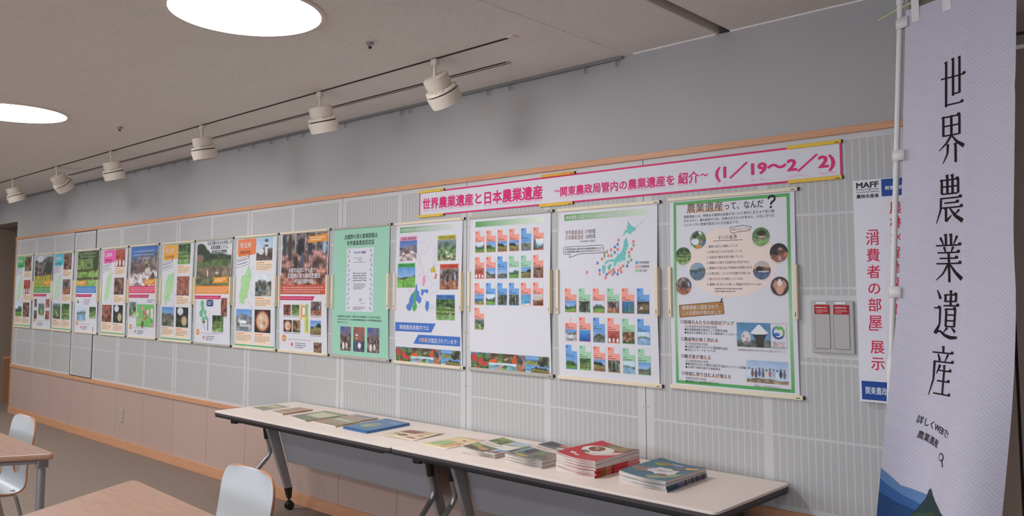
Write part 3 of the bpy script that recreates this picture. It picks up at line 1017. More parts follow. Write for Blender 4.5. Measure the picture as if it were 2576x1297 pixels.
# ---- poster 1: what is agricultural heritage?
p = Print(PW, PH, WHT)
p.frame(0.020, 0.010, 0.574, 0.828, 0.014, GRN, 1)
for a in (0.020, 0.560):
    p.rect(a, 0.20, a + 0.014, 0.52, GRN, 2, rgb(164, 208, 162), horiz=False)
    p.rect(a, 0.52, a + 0.014, 0.815, rgb(164, 208, 162), 2, GRN, horiz=False)
for k in range(4):
    p.rect(0.090 + 0.045 * k, 0.048, 0.133 + 0.045 * k, 0.066, rgb(248, 214, 198), 1)
p.text('農業遺産', 0.090, 0.043, 0.046, rgb(128, 96, 72), 4, fit=0.180, bold=0.010)
p.text('って、なんだ', 0.278, 0.045, 0.038, INK, 4, fit=0.180, bold=0.008)
qq = [(0.481, 0.026), (0.488, 0.018), (0.499, 0.015), (0.508, 0.021), (0.509, 0.031), (0.503, 0.038), (0.494, 0.044), (0.492, 0.050)]
p.line(qq, 0.0085, INK, 4)
for a in qq: p.circle(a[0], a[1], 0.0042, INK, 4, 10)
p.circle(0.491, 0.063, 0.0055, INK, 4, 12)
for k, s_ in enumerate(('農業遺産とは、特徴ある農林水産業が古くから現代に至るまで受け継', 'がれる中で、農村風景や文化、多様な生きものが育まれ、大切に守り伝', 'えられてきた地域が認定される仕組みです。')):
    p.text(s_, 0.074, 0.080 + 0.0187 * k, 0.0140, INK, 3, fit=0.432 if k < 2 else 0.271)
p.circle(0.300, 0.290, 0.215, rgb(244, 226, 218), 1, 48, ry=0.152)
p.line([(0.301, 0.140), (0.362, 0.133), (0.402, 0.141), (0.392, 0.157), (0.328, 0.161), (0.321, 0.169), (0.317, 0.162), (0.306, 0.162)], 0.002, INK, 3, True)
p.text('認定にあたっての', 0.310, 0.149, 0.0105, GREYT, 3, fit=0.082)
p.text('8つの基準', 0.291, 0.181, 0.021, rgb(120, 92, 84), 3, align='c', fit=0.088)
p.line([(0.220, 0.195), (0.361, 0.195)], 0.002, INK, 3)
for k, (s_, f_) in enumerate((('1. 農家の収入に貢献している', 0.148), ('2. 多様な生きものが生息している', 0.168), ('3. 伝統的な農法を受け継いでいる', 0.172), ('4. 農業※1に関わる伝統的な文化がある', 0.200), ('5. 農業※1が生み出す特徴的な風景がある', 0.214), ('6. 災害が起こったときの回復力が高い※2', 0.206), ('7. 様々な人たちが関わっている※2', 0.170), ('8. 農業※1を活かした新しい取組が行われている※2', 0.254))):
    p.text(s_, 0.188, 0.219 + 0.0238 * k, 0.0128, INK, 3, fit=f_)
p.greek(0.224, 0.399, 0.356, 0.422, 2, GREYT, 3)
for (cu, cv, kind, sd) in ((0.145, 0.186, 'people', 1), (0.069, 0.257, 'wasabi', 2), (0.140, 0.328, 'lakedark', 3), (0.069, 0.392, 'forest', 4), (0.444, 0.186, 'hut', 5), (0.522, 0.256, 'turtle', 6), (0.445, 0.327, 'dusk', 7), (0.523, 0.395, 'hands', 8)):
    rr = 0.0400
    q = (cu - rr, cv - rr, cu + rr, cv + rr)
    if kind == 'people': p.photo(*q, ((0.3, 0.42, 0.26), (0.35, 0.45, 0.3)), [(0.0, 0.02, 8, 0, (0.34, 0.46, 0.28), 0.6)], [(0.65, 0.1, 0.12, 0.1, (0.92, 0.92, 0.95)), (0.28, 0.32, 0.14, 0.14, (0.26, 0.17, 0.14)), (0.3, 0.62, 0.28, 0.2, (0.88, 0.9, 0.95)), (0.72, 0.6, 0.13, 0.1, (0.6, 0.5, 0.42)), (0.55, 0.9, 0.25, 0.1, (0.88, 0.58, 0.22)), (0.9, 0.78, 0.12, 0.2, (0.3, 0.4, 0.65))], seed=sd, n=22, circle=True)
    elif kind == 'lakedark': p.photo(*q, ((0.55, 0.66, 0.76), (0.5, 0.6, 0.66)), [(0.34, 0.06, 4, 1, (0.28, 0.38, 0.36), 0.3), (0.5, 0.03, 4, 1, (0.36, 0.46, 0.55), 0.15)], [(0.42, 0.52, 0.06, 0.06, DRK)], seed=sd, n=22, circle=True)
    elif kind == 'hut': p.photo(*q, ((0.3, 0.5, 0.28), (0.35, 0.55, 0.3)), [(0.15, 0.04, 6, 1, (0.30, 0.46, 0.26), 0.4), (0.55, 0.03, 5, 1, (0.52, 0.56, 0.40), 0.3), (0.72, 0.03, 5, 1, (0.46, 0.62, 0.34), 0.3)], [(0.55, 0.3, 0.26, 0.16, (0.17, 0.15, 0.13)), (0.55, 0.5, 0.2, 0.06, (0.75, 0.68, 0.6))], seed=sd, n=22, circle=True)
    elif kind == 'turtle': p.photo(*q, ((0.14, 0.13, 0.13), (0.2, 0.14, 0.13)), [(0.55, 0.1, 4, 1, (0.62, 0.36, 0.28), 0.4)], [(0.62, 0.4, 0.24, 0.2, (0.40, 0.24, 0.2)), (0.58, 0.3, 0.12, 0.06, (0.72, 0.55, 0.5)), (0.55, 0.82, 0.05, 0.14, (0.6, 0.75, 0.88))], seed=sd, n=22, circle=True)
    elif kind == 'dusk': p.photo(*q, ((0.72, 0.70, 0.72), (0.95, 0.70, 0.42)), [(0.38, 0.06, 5, 1, (0.42, 0.28, 0.22), 0.4), (0.55, 0.02, 5, 1, (0.34, 0.40, 0.56), 0.2)], [(0.35, 0.42, 0.2, 0.14, (0.14, 0.12, 0.12)), (0.6, 0.57, 0.3, 0.04, (0.85, 0.86, 0.9))], seed=sd, n=22, circle=True)
    elif kind == 'hands': p.photo(*q, ((0.25, 0.2, 0.18), (0.3, 0.22, 0.2)), [(0.75, 0.05, 5, 1, (0.28, 0.22, 0.2), 0.4)], [(0.5, 0.62, 0.26, 0.32, (0.86, 0.62, 0.52)), (0.25, 0.4, 0.12, 0.25, (0.78, 0.55, 0.46)), (0.75, 0.4, 0.12, 0.25, (0.78, 0.55, 0.46)), (0.5, 0.3, 0.14, 0.18, (0.92, 0.88, 0.85))], seed=sd, n=22, circle=True)
    else: P_(p, kind, *q, seed=sd, n=22, circle=True)
    for k in range(9):
        a = PI * (0.18 + 0.08 * k)
        p.circle(cu + 0.0450 * math.cos(a), cv + 0.0450 * math.sin(a), 0.0016, GREYT, 3, 6)
pts = [(0.044, 0.479), (0.262, 0.460), (0.267, 0.513), (0.047, 0.533)]
p.poly(pts, rgb(182, 132, 78), 2)
p.line(pts, 0.0022, rgb(96, 66, 50), 3, True)
p.text('農業遺産に認定されて', 0.060, 0.490, 0.0195, WHT, 4, fit=0.180, bold=0.008, rot=-0.04)
p.text('こんな変化が表れました', 0.062, 0.514, 0.0195, WHT, 4, fit=0.190, bold=0.008, rot=-0.04)
p.line([(0.252, 0.466), (0.258, 0.446)], 0.006, INK, 4); p.circle(0.248, 0.474, 0.003, INK, 4)
for k, (h_, sub, bl) in enumerate((('○地域の人たちの自信がアップ', '大分県国東半島宇佐地域の取組', ('●世界農業遺産を題材にした授業を実施', '●高校生が地域を支えてきた農業者にインタビュー')),
                                   ('○農産物が高く売れる', '石川県能登地域の取組', ('●伝統的な農法で作られた農産物を認定', '●認定ロゴマークをつけてPR')),
                                   ('○観光客が増える', '石川県能登地域の取組', ('●棚田周辺の住人が棚田の魅力を発信するツアーを開催', '●SNS等で地域の魅力を情報発信')),
                                   ('○地域に移り住む人が増える', '新潟県佐渡市の取組', ('●地域おこし協力隊の受け入れ',)))):
    v0 = 0.553 + 0.0763 * k
    p.rect(0.066, v0 + 0.004, 0.052 + 0.0176 * len(h_), v0 + 0.010, rgb(248, 206, 192), 1)
    p.text(h_, 0.050, v0, 0.0190, INK, 3, bold=0.008)
    p.text(sub, 0.070, v0 + 0.0195, 0.0115, GREYT, 3)
    p.line([(0.068, v0 + 0.0272), (0.250, v0 + 0.0272)], 0.001, rgb(140, 190, 150), 3)
    for j, s_ in enumerate(bl): p.text(s_, 0.070, v0 + 0.0340 + 0.0135 * j, 0.0118, INK, 3)
p.photo(0.324, 0.548, 0.476, 0.651, ((0.30, 0.52, 0.72), (0.40, 0.62, 0.78)), [(0.70, 0.03, 5, 1, (0.38, 0.42, 0.40), 0.5)], [(0.28, 0.62, 0.14, 0.28, (0.86, 0.84, 0.84)), (0.2, 0.56, 0.03, 0.05, (0.8, 0.25, 0.2)), (0.32, 0.66, 0.03, 0.05, (0.8, 0.25, 0.2)), (0.3, 0.82, 0.10, 0.08, (0.5, 0.5, 0.52))], seed=9, n=36)
p.poly([(0.394, 0.592), (0.462, 0.591), (0.448, 0.620), (0.446, 0.651), (0.414, 0.651), (0.412, 0.622)], rgb(70, 64, 62), 3)
p.poly([(0.386, 0.592), (0.422, 0.556), (0.430, 0.556), (0.468, 0.591), (0.450, 0.596), (0.405, 0.597)], rgb(236, 236, 242), 4)
p.frame(0.476, 0.548, 0.548, 0.653, 0.0012, rgb(120, 110, 130), 2)
for a0, a1, c_, r_ in ((2.6, 4.6, rgb(70, 130, 190), 0.024), (5.0, 7.0, rgb(96, 180, 90), 0.024), (0.6, 2.8, rgb(46, 84, 160), 0.024)):
    p.line([(0.511 + r_ * math.cos(a0 + (a1 - a0) * k / 10), 0.586 + r_ * math.sin(a0 + (a1 - a0) * k / 10)) for k in range(11)], 0.008, c_, 3)
p.circle(0.512, 0.568, 0.014, rgb(110, 190, 90), 3, 14, ry=0.007); p.circle(0.504, 0.594, 0.014, rgb(60, 120, 190), 3, 14, ry=0.007)
for k in range(16):
    a = PI * 2 * k / 16
    p.circle(0.511 + 0.0325 * math.cos(a), 0.587 + 0.0325 * math.sin(a), 0.0014, GREYT, 3, 6)
p.text('未来につなげる', 0.511, 0.628, 0.009, INK, 3, align='c', fit=0.052); p.text('「能登の一品」', 0.511, 0.637, 0.009, rgb(196, 60, 60), 3, align='c', fit=0.05); p.text('ISHIKAWA JAPAN', 0.511, 0.646, 0.008, INK, 3, align='c', fit=0.058)
p.text('認定商品(伝統的な手法で作られた塩)とロゴマーク', 0.328, 0.664, 0.0095, GREYT, 3, fit=0.212)
P_(p, 'group', 0.365, 0.705, 0.549, 0.798, 10, 46)
p.text('地域おこし協力隊のみなさん', 0.458, 0.811, 0.010, GREYT, 3, align='c', fit=0.118)
p.greek(0.462, 0.815, 0.556, 0.822, 1, GREYT, 4, short=1.0)
poster(-2.016, 1.885, 'green-bordered poster with a big question mark and round photos, beside the flag', p, curl=0.004)

# ---- poster 2: map of Japan
p = Print(PW, PH, WHT)
p.rect(0.037, 0.021, 0.548, 0.053, rgb(96, 168, 88), 1, rgb(220, 230, 216))
p.text('農業遺産に認定されている地域を紹介します', 0.046, 0.038, 0.022, WHT, 3, fit=0.355, bold=0.006)
p.text('世界農業遺産', 0.045, 0.115, 0.025, rgb(150, 112, 100), 3, fit=0.114)
p.text('17地域', 0.172, 0.114, 0.025, rgb(96, 78, 72), 3, fit=0.062)
p.text('日本農業遺産', 0.045, 0.140, 0.025, rgb(150, 112, 100), 3, fit=0.114)
p.text('28地域', 0.172, 0.139, 0.025, rgb(96, 78, 72), 3, fit=0.062)
p.text('※令和8年1月時点', 0.139, 0.162, 0.0135, GREYT, 3, fit=0.096)
p.line([(0.042, 0.187), (0.275, 0.185), (0.283, 0.191), (0.284, 0.218), (0.277, 0.223), (0.140, 0.224), (0.069, 0.241), (0.077, 0.224), (0.041, 0.223), (0.034, 0.217), (0.034, 0.193)], 0.0022, INK, 3, True)
p.text('世界農業遺産は国際連合食糧農業機関(FAO)が', 0.043, 0.199, 0.011, INK, 3, fit=0.231)
p.text('日本農業遺産は農林水産大臣が認定するんだよ。', 0.043, 0.212, 0.011, INK, 3, fit=0.231)
AQ = rgb(120, 200, 196)
JP = 5.403


def jm(px, py):  # zoomed-in map units to sheet metres
    return (0.000 + (px - 75 - (py - 165) * 0.006) / 1335 * PW, (py - 165 + (px - 75) * 0.078) / 5.403 / 413 * PH)


for pl in ([(1035, 292), (1050, 305), (1080, 345), (1110, 365), (1135, 360), (1140, 385), (1148, 400), (1110, 420), (1085, 440), (1078, 465), (1050, 445), (1015, 440), (1000, 455), (990, 480), (985, 495), (978, 470), (985, 440), (1000, 430), (992, 405), (1020, 405), (1030, 390), (1022, 370), (1034, 345)],
           [(1000, 520), (1015, 510), (1025, 500), (1030, 520), (1040, 570), (1043, 600), (1030, 650), (1015, 670), (1018, 700), (1005, 740), (1010, 770), (990, 800), (960, 790), (950, 815), (920, 820), (895, 815), (890, 850), (862, 880), (850, 850), (865, 815), (830, 820), (800, 815), (770, 835), (745, 860), (730, 840), (755, 810), (790, 795), (830, 785), (870, 785), (880, 760), (905, 735), (890, 715), (900, 705), (915, 725), (950, 690), (975, 640), (985, 600), (985, 550), (995, 535)],
           [(770, 885), (795, 850), (825, 850), (830, 875), (805, 890), (790, 915), (770, 910)],
           [(695, 880), (720, 865), (745, 870), (748, 900), (740, 935), (735, 960), (718, 985), (700, 965), (705, 935), (690, 910), (700, 895)],
           [(1148, 358), (1170, 330), (1172, 338), (1152, 365)], [(1185, 325), (1240, 275), (1243, 282), (1190, 332)], [(935, 650), (945, 660), (940, 672)], [(600, 960), (612, 935), (615, 940), (604, 962)], [(570, 1022), (578, 1008), (580, 1014), (572, 1024)], [(480, 1090), (494, 1080), (494, 1086), (480, 1094)]):
    p.poly([jm(*q) for q in pl], AQ, 2)
RD, BL, GN = rgb(232, 112, 84), rgb(74, 110, 190), rgb(100, 170, 116)
for (x, y, c_) in ((918, 537, RD), (905, 592, BL), (868, 628, BL), (905, 655, RD), (818, 665, RD), (868, 697, BL), (762, 692, GN), (730, 713, RD), (730, 752, GN), (782, 744, RD), (823, 736, GN), (696, 789, RD), (635, 845, BL), (663, 939, BL), (663, 987, RD), (488, 975, RD), (759, 985, BL), (745, 1029, RD), (790, 962, RD), (822, 940, RD), (852, 915, RD), (862, 952, BL), (838, 982, RD), (905, 972, BL), (795, 910, GN), (914, 923, RD), (945, 896, RD), (952, 940, RD), (977, 864, RD), (1030, 863, BL), (1044, 814, GN), (1082, 783, GN), (1057, 738, GN), (1056, 688, RD), (1088, 645, RD), (1113, 597, GN), (1112, 549, RD)):
    u_, v_ = jm(x, y)
    p.circle(u_, v_, 0.0068, c_, 3, 14, ry=0.0078)
    p.circle(u_, v_, 0.0022, rgb(226, 226, 235), 4, 8)
for (a, b_) in (((488, 990), (498, 1085)), ((1095, 655), (1030, 690)), ((1100, 560), (1045, 590)), ((720, 790), (770, 815)), ((945, 885), (895, 830)), ((1030, 850), (960, 800)), ((760, 710), (880, 790))):
    p.line([jm(*a), jm(*b_)], 0.0009, rgb(170, 160, 180), 3)
for k, (c_, s_) in enumerate(((rgb(118, 166, 222), '世界農業遺産'), (rgb(244, 164, 152), '日本農業遺産'), (rgb(160, 210, 176), '両方に認定'))):
    p.rect(0.470, 0.269 + 0.0190 * k, 0.488, 0.283 + 0.0190 * k, c_, 2)
    p.text(s_, 0.493, 0.276 + 0.0190 * k, 0.0125, INK, 3, fit=0.056 if k < 2 else 0.044)
CPK, CGR, CBL = rgb(244, 164, 152), rgb(168, 214, 182), rgb(118, 170, 228)


def card(p, u, v, w_, h_, c_, kind, seed, dbl=False):
    p.rect(u, v, u + w_, v + h_, c_, 2)
    p.rect(u + w_ * 0.52, v, u + w_, v + h_ * 0.25, WHT, 3)
    if dbl: p.rect(u, v, u + w_ * 0.46, v + h_ * 0.25, WHT, 3)
    dot = {CPK: rgb(232, 112, 84), CGR: rgb(110, 186, 140), CBL: rgb(74, 120, 200)}[c_]
    p.circle(u + w_ * 0.13, v + h_ * (0.07 if not dbl else 0.33), w_ * 0.09, dot, 4, 12)
    p.greek(u + w_ * 0.04, v + h_ * 0.34, u + w_ * 0.34, v + h_ * 0.40, 1, INK, seed, 4, 1.0)
    p.greek(u + w_ * 0.04, v + h_ * 0.42, u + w_ * 0.72, v + h_ * 0.48, 1, INK, seed + 50, 4, 1.0)
    P_(p, kind, u + w_ * 0.03, v + h_ * 0.51, u + w_ * 0.97, v + h_ * 0.975, seed, 17, L=4)


for r_, (v_, row) in enumerate(((0.397, ((CPK, 'hill'), (CGR, 'wood'), (CPK, 'field'), (CGR, 'forest'), (CPK, 'kelp'), (CBL, 'bird'))),
                                (0.540, ((CPK, 'town'), (CPK, 'deep'), (CBL, 'slope'), (CPK, 'cattle'), (CGR, 'autumn'), (CBL, 'lake'))),
                                (0.680, ((CBL, 'hill'), (CGR, 'wasabi'), (CPK, 'dry'), (CPK, 'wood'), (CGR, 'lake'), (CGR, 'slope'))))):
    for k, (c_, kd) in enumerate(row):
        card(p, 0.043 + 0.0868 * k, v_, 0.072, 0.121, c_, kd, 20 + r_ * 10 + k, dbl=(r_ == 1 and k == 0))
poster(-2.677, 1.880, 'white poster with a turquoise map of Japan above three rows of small picture cards', p, curl=0.012)

# ---- poster 3: grid of cards
p = Print(PW, PH, WHT)
p.rect(0.038, 0.021, 0.547, 0.053, rgb(96, 168, 100), 1, rgb(230, 238, 226))
for r_, (v_, row) in enumerate(((0.076, ((CPK, 'field'), (CPK, 'hill'), (CPK, 'dry'), (CPK, 'dry'), (CBL, 'slope'), (CPK, 'snow'))),
                                (0.222, ((CPK, 'cattle'), (CPK, 'slope'), (CBL, 'slope'), (CGR, 'field'), (CGR, 'dry'), (CPK, 'brown'))),
                                (0.367, ((CPK, 'sea'), (CBL, 'field'), (CBL, 'wood'), (CBL, 'wood'), (CPK, 'fish'), (CPK, 'sun'))),
                                (0.505, ((CPK, 'aerial'),)))):
    for k, (c_, kd) in enumerate(row):
        card(p, 0.039 + 0.0869 * k, v_, 0.073, 0.122, c_, kd, 60 + r_ * 10 + k)


def fruitstrip(p, u0, v0, u1, v1):
    W_, H_ = u1 - u0, v1 - v0
    q = lambda a, b_, c, d: (u0 + W_ * a, v0 + H_ * b_, u0 + W_ * c, v0 + H_ * d)
    p.photo(*q(0, 0, 0.245, 1), ((0.35, 0.5, 0.75), (0.3, 0.42, 0.25)), [(0.1, 0.1, 6, 1, (0.30, 0.42, 0.24), 0.6)], [(0.2, 0.35, 0.16, 0.3, (0.78, 0.24, 0.22)), (0.55, 0.58, 0.15, 0.26, (0.80, 0.26, 0.24)), (0.8, 0.72, 0.12, 0.18, (0.78, 0.25, 0.22)), (0.4, 0.97, 0.1, 0.12, (0.75, 0.25, 0.2))], seed=91, n=34)
    for (a, b_, c, d, kd, sd) in ((0.245, 0, 0.36, 0.6, 'brown', 1), (0.36, 0, 0.42, 0.6, 'wasabi', 2), (0.42, 0, 0.60, 0.58, 'bird', 3), (0.60, 0, 0.71, 1, 'forest', 4), (0.71, 0, 0.86, 0.55, 'sea', 5), (0.86, 0, 1, 0.62, 'wood', 6),
                                  (0.245, 0.6, 0.42, 1, 'lake', 7), (0.42, 0.58, 0.48, 1, 'field', 8), (0.48, 0.58, 0.60, 1, 'lake', 9), (0.71, 0.55, 0.78, 1, 'fish', 10), (0.78, 0.55, 0.86, 1, 'dry', 11), (0.86, 0.62, 1, 1, 'dry', 12)):
        P_(p, kd, *q(a, b_, c, d), seed=900 + sd, n=14)
    p.poly([(u0 + W_ * 0.25, v0 + H_ * 0.45), (u0 + W_ * 0.33, v0 + H_ * 0.36), (u0 + W_ * 0.36, v0 + H_ * 0.6), (u0 + W_ * 0.25, v0 + H_ * 0.6)], rgb(228, 104, 50), 3)
    p.poly([(u0 + W_ * 0.54, v0 + H_ * 0.55), (u0 + W_ * 0.57, v0 + H_ * 0.05), (u0 + W_ * 0.60, v0 + H_ * 0.05), (u0 + W_ * 0.60, v0 + H_ * 0.58)], rgb(222, 96, 50), 3)
    p.poly([(u0 + W_ * 0.34, v0 + H_ * 1.0), (u0 + W_ * 0.42, v0 + H_ * 0.66), (u0 + W_ * 0.42, v0 + H_ * 1.0)], rgb(196, 160, 150), 3)


fruitstrip(p, 0.006, 0.750, 0.582, 0.835)
poster(-3.325, 1.881, 'white poster with a grid of small picture cards, empty below, fruit photo strip at bottom', p, rail='grey', curl=0.009)

# ---- poster 4: five areas
p = Print(PW, PH, WHT)
p.rect(0.035, 0.019, 0.545, 0.053, rgb(96, 168, 100), 1, rgb(226, 226, 226))
p.text('関東農政局管内の農業遺産認定地域を紹介します', 0.044, 0.038, 0.022, WHT, 3, fit=0.40, bold=0.006)
thin = rgb(178, 170, 188)
rr_ = random.Random(5)
for (a, b_) in (((0.222, 0.122), (0.250, 0.165)), ((0.250, 0.165), (0.226, 0.200)), ((0.226, 0.200), (0.215, 0.240)), ((0.215, 0.240), (0.245, 0.250)), ((0.222, 0.122), (0.25, 0.118)), ((0.25, 0.118), (0.30, 0.150)), ((0.30, 0.150), (0.29, 0.175)), ((0.29, 0.175), (0.24, 0.195)), ((0.325, 0.115), (0.345, 0.14)), ((0.345, 0.14), (0.365, 0.17)), ((0.34, 0.245), (0.355, 0.20)), ((0.355, 0.20), (0.375, 0.13)), ((0.335, 0.25), (0.40, 0.255)), ((0.275, 0.31), (0.335, 0.265)), ((0.285, 0.32), (0.345, 0.335)), ((0.30, 0.335), (0.345, 0.365)), ((0.345, 0.365), (0.385, 0.37)), ((0.385, 0.37), (0.39, 0.42)), ((0.345, 0.365), (0.32, 0.395)), ((0.21, 0.32), (0.24, 0.31)), ((0.155, 0.44), (0.12, 0.40)), ((0.16, 0.45), (0.12, 0.455)), ((0.31, 0.45), (0.34, 0.42)), ((0.34, 0.42), (0.39, 0.415)), ((0.30, 0.54), (0.34, 0.50))):
    m1 = [(a[0] + (b_[0] - a[0]) * k / 8 + (rr_.uniform(-.004, .004) if 0 < k < 8 else 0), a[1] + (b_[1] - a[1]) * k / 8 + (rr_.uniform(-.004, .004) if 0 < k < 8 else 0)) for k in range(9)]
    p.line(m1, 0.0011, thin, 2)
for a, b_ in (((0.205, 0.17), (0.262, 0.315)), ((0.383, 0.18), (0.362, 0.262)), ((0.362, 0.335), (0.42, 0.37)), ((0.10, 0.385), (0.175, 0.425)), ((0.235, 0.44), (0.375, 0.515)), ((0.31, 0.505), (0.375, 0.512))):
    p.line([a, b_], 0.0013, rgb(150, 146, 150), 3)
YL, PK2, RD2, BL2, GN2 = rgb(206, 186, 66), rgb(240, 160, 196), rgb(226, 80, 56), rgb(92, 136, 208), rgb(86, 180, 96)
p.poly([(0.322, 0.282), (0.338, 0.276), (0.346, 0.262), (0.354, 0.260), (0.362, 0.274), (0.366, 0.286), (0.371, 0.298), (0.360, 0.303), (0.346, 0.298), (0.33, 0.302), (0.324, 0.293)], YL, 3)
p.poly([(0.362, 0.312), (0.371, 0.307), (0.379, 0.312), (0.378, 0.326), (0.369, 0.337), (0.354, 0.340), (0.358, 0.332), (0.368, 0.324), (0.368, 0.316)], RD2, 3)
p.poly([(0.258, 0.322), (0.267, 0.317), (0.279, 0.322), (0.277, 0.340), (0.280, 0.352), (0.270, 0.368), (0.262, 0.384), (0.251, 0.378), (0.248, 0.366), (0.255, 0.350), (0.250, 0.336)], PK2, 3)
p.poly([(0.198, 0.364), (0.203, 0.380), (0.206, 0.402), (0.216, 0.412), (0.226, 0.418), (0.222, 0.430), (0.230, 0.442), (0.243, 0.452), (0.242, 0.473), (0.222, 0.488), (0.208, 0.475), (0.196, 0.470), (0.176, 0.482), (0.160, 0.500), (0.152, 0.520), (0.141, 0.531), (0.118, 0.527), (0.103, 0.506), (0.108, 0.496), (0.128, 0.484), (0.134, 0.458), (0.150, 0.432), (0.170, 0.418), (0.186, 0.404), (0.190, 0.380)], BL2, 3)
p.poly([(0.240, 0.396), (0.252, 0.402), (0.268, 0.402), (0.302, 0.400), (0.304, 0.416), (0.296, 0.426), (0.280, 0.420), (0.270, 0.414), (0.262, 0.426), (0.252, 0.440), (0.240, 0.432)], BL2, 3)
p.poly([(0.284, 0.472), (0.308, 0.470), (0.314, 0.490), (0.308, 0.516), (0.296, 0.533), (0.284, 0.524), (0.276, 0.506)], BL2, 3)
p.poly([(0.172, 0.424), (0.185, 0.414), (0.198, 0.424), (0.196, 0.450), (0.190, 0.470), (0.200, 0.488), (0.204, 0.506), (0.194, 0.524), (0.178, 0.534), (0.164, 0.522), (0.162, 0.502), (0.176, 0.486), (0.178, 0.462), (0.170, 0.444)], GN2, 4)
for (u_, v_, u2, v2, c_, s_, kd) in ((0.035, 0.077, 0.197, 0.228, PK2, '山梨県 峡東地域', 'blossom'), (0.383, 0.085, 0.541, 0.234, rgb(206, 192, 76), '埼玉県 比企丘陵地域', 'aerial'),
                                     (0.022, 0.241, 0.184, 0.390, rgb(86, 190, 110), '静岡県 掛川周辺地域', 'teahill'), (0.405, 0.254, 0.567, 0.402, rgb(236, 92, 66), '埼玉県 武蔵野地域', 'forest'),
                                     (0.375, 0.432, 0.538, 0.579, BL2, '静岡県 わさび栽培地域', 'wasabi')):
    p.rect(u_, v_, u2, v_ + 0.026, c_, 2)
    p.text(s_, (u_ + u2) / 2, v_ + 0.014, 0.0195, INK, 3, align='c', fit=(u2 - u_) * 0.84, bold=0.008)
    P_(p, kd, u_, v_ + 0.026, u2, v2, 130 + len(s_), 36)
BB = rgb(76, 122, 200)
p.poly([(0.005, 0.601), (0.372, 0.601), (0.332, 0.655), (0.005, 0.656)], BB, 2)
p.text('関東農政局管内では', 0.046, 0.630, 0.030, WHT, 3, fit=0.266, bold=0.010)
p.poly([(0.216, 0.671), (0.583, 0.671), (0.580, 0.725), (0.171, 0.726)], BB, 2)
p.text('5地域', 0.225, 0.701, 0.030, rgb(246, 190, 150), 3, fit=0.074, bold=0.010)
p.text('が認定されています!', 0.304, 0.702, 0.030, WHT, 3, fit=0.254, bold=0.010)
fruitstrip(p, 0.006, 0.750, 0.584, 0.835)
poster(-3.985, 1.880, 'white poster with four captioned landscape photos round a pale prefecture map', p, curl=0.010)

# ---- poster 5: green certificate sheet
MINT = rgb(164, 216, 192)
p = Print(PW, PH, MINT)
p.text('武蔵野の落ち葉堆肥農法', 0.118, 0.058, 0.034, INK, 3, fit=0.352, bold=0.012)
p.text('世界農業遺産認定証', 0.145, 0.100, 0.034, INK, 3, fit=0.295, bold=0.012)
cw = rgb(226, 226, 236)
p.rect(0.146, 0.134, 0.434, 0.548, cw, 1)
for sd in (-1, 1):
    for k in range(13):
        cu = 0.290 + sd * (0.112 + 0.010 * (k % 2)); cv = 0.152 + 0.031 * k
        p.circle(cu, cv, 0.0035, rgb(120, 120, 132), 3, 8, ry=0.009)
        p.circle(cu + 0.008 * sd, cv + 0.008, 0.003, rgb(140, 140, 150), 3, 8, ry=0.006)
p.rect(0.222, 0.158, 0.300, 0.170, rgb(150, 176, 216), 2); p.rect(0.306, 0.156, 0.352, 0.172, rgb(150, 140, 160), 2)
p.greek(0.225, 0.196, 0.352, 0.204, 1, GREYT, 5); p.rect(0.272, 0.210, 0.308, 0.216, rgb(196, 140, 110), 2); p.greek(0.224, 0.224, 0.352, 0.232, 1, GREYT, 6, short=1)
for k, s_ in enumerate(('Fallen Leaves Compost', 'Agroforestry System in', 'Musashino Upland, in the', 'peri-urban area of Tokyo')):
    p.text(s_, 0.290, 0.298 + 0.0155 * k, 0.015, INK, 3, align='c', fit=0.145, bold=0.008)
p.greek(0.226, 0.364, 0.352, 0.405, 5, GREYT, 7)
p.line([(0.288, 0.480), (0.295, 0.462), (0.300, 0.480), (0.308, 0.463), (0.312, 0.478), (0.322, 0.465)], 0.002, INK, 3)
p.line([(0.305, 0.497), (0.320, 0.490), (0.335, 0.498), (0.352, 0.490)], 0.0018, GREYT, 3)
p.greek(0.224, 0.515, 0.352, 0.540, 3, GREYT, 8)
p.text('武蔵野地域の伝統農法「武蔵野の落ち葉堆肥農法」が令和5年7月認定に、', 0.055, 0.582, 0.0135, INK, 3, fit=0.47)
p.text('令和7年10月31日、FAO(国連食糧農業機関)から世界農業遺産認定証', 0.055, 0.602, 0.0135, INK, 3, fit=0.47)
p.text('が授与されました。', 0.055, 0.621, 0.0135, INK, 3, fit=0.115)
P_(p, 'crowd', 0.088, 0.648, 0.205, 0.806, 151, 26)
P_(p, 'flags', 0.232, 0.648, 0.350, 0.806, 152, 26)
P_(p, 'crowd', 0.378, 0.648, 0.502, 0.806, 153, 26)
poster(-4.645, 1.884, 'mint green poster showing a white certificate above three small photos', p, rail='grey', bow=0.002, curl=0.006)


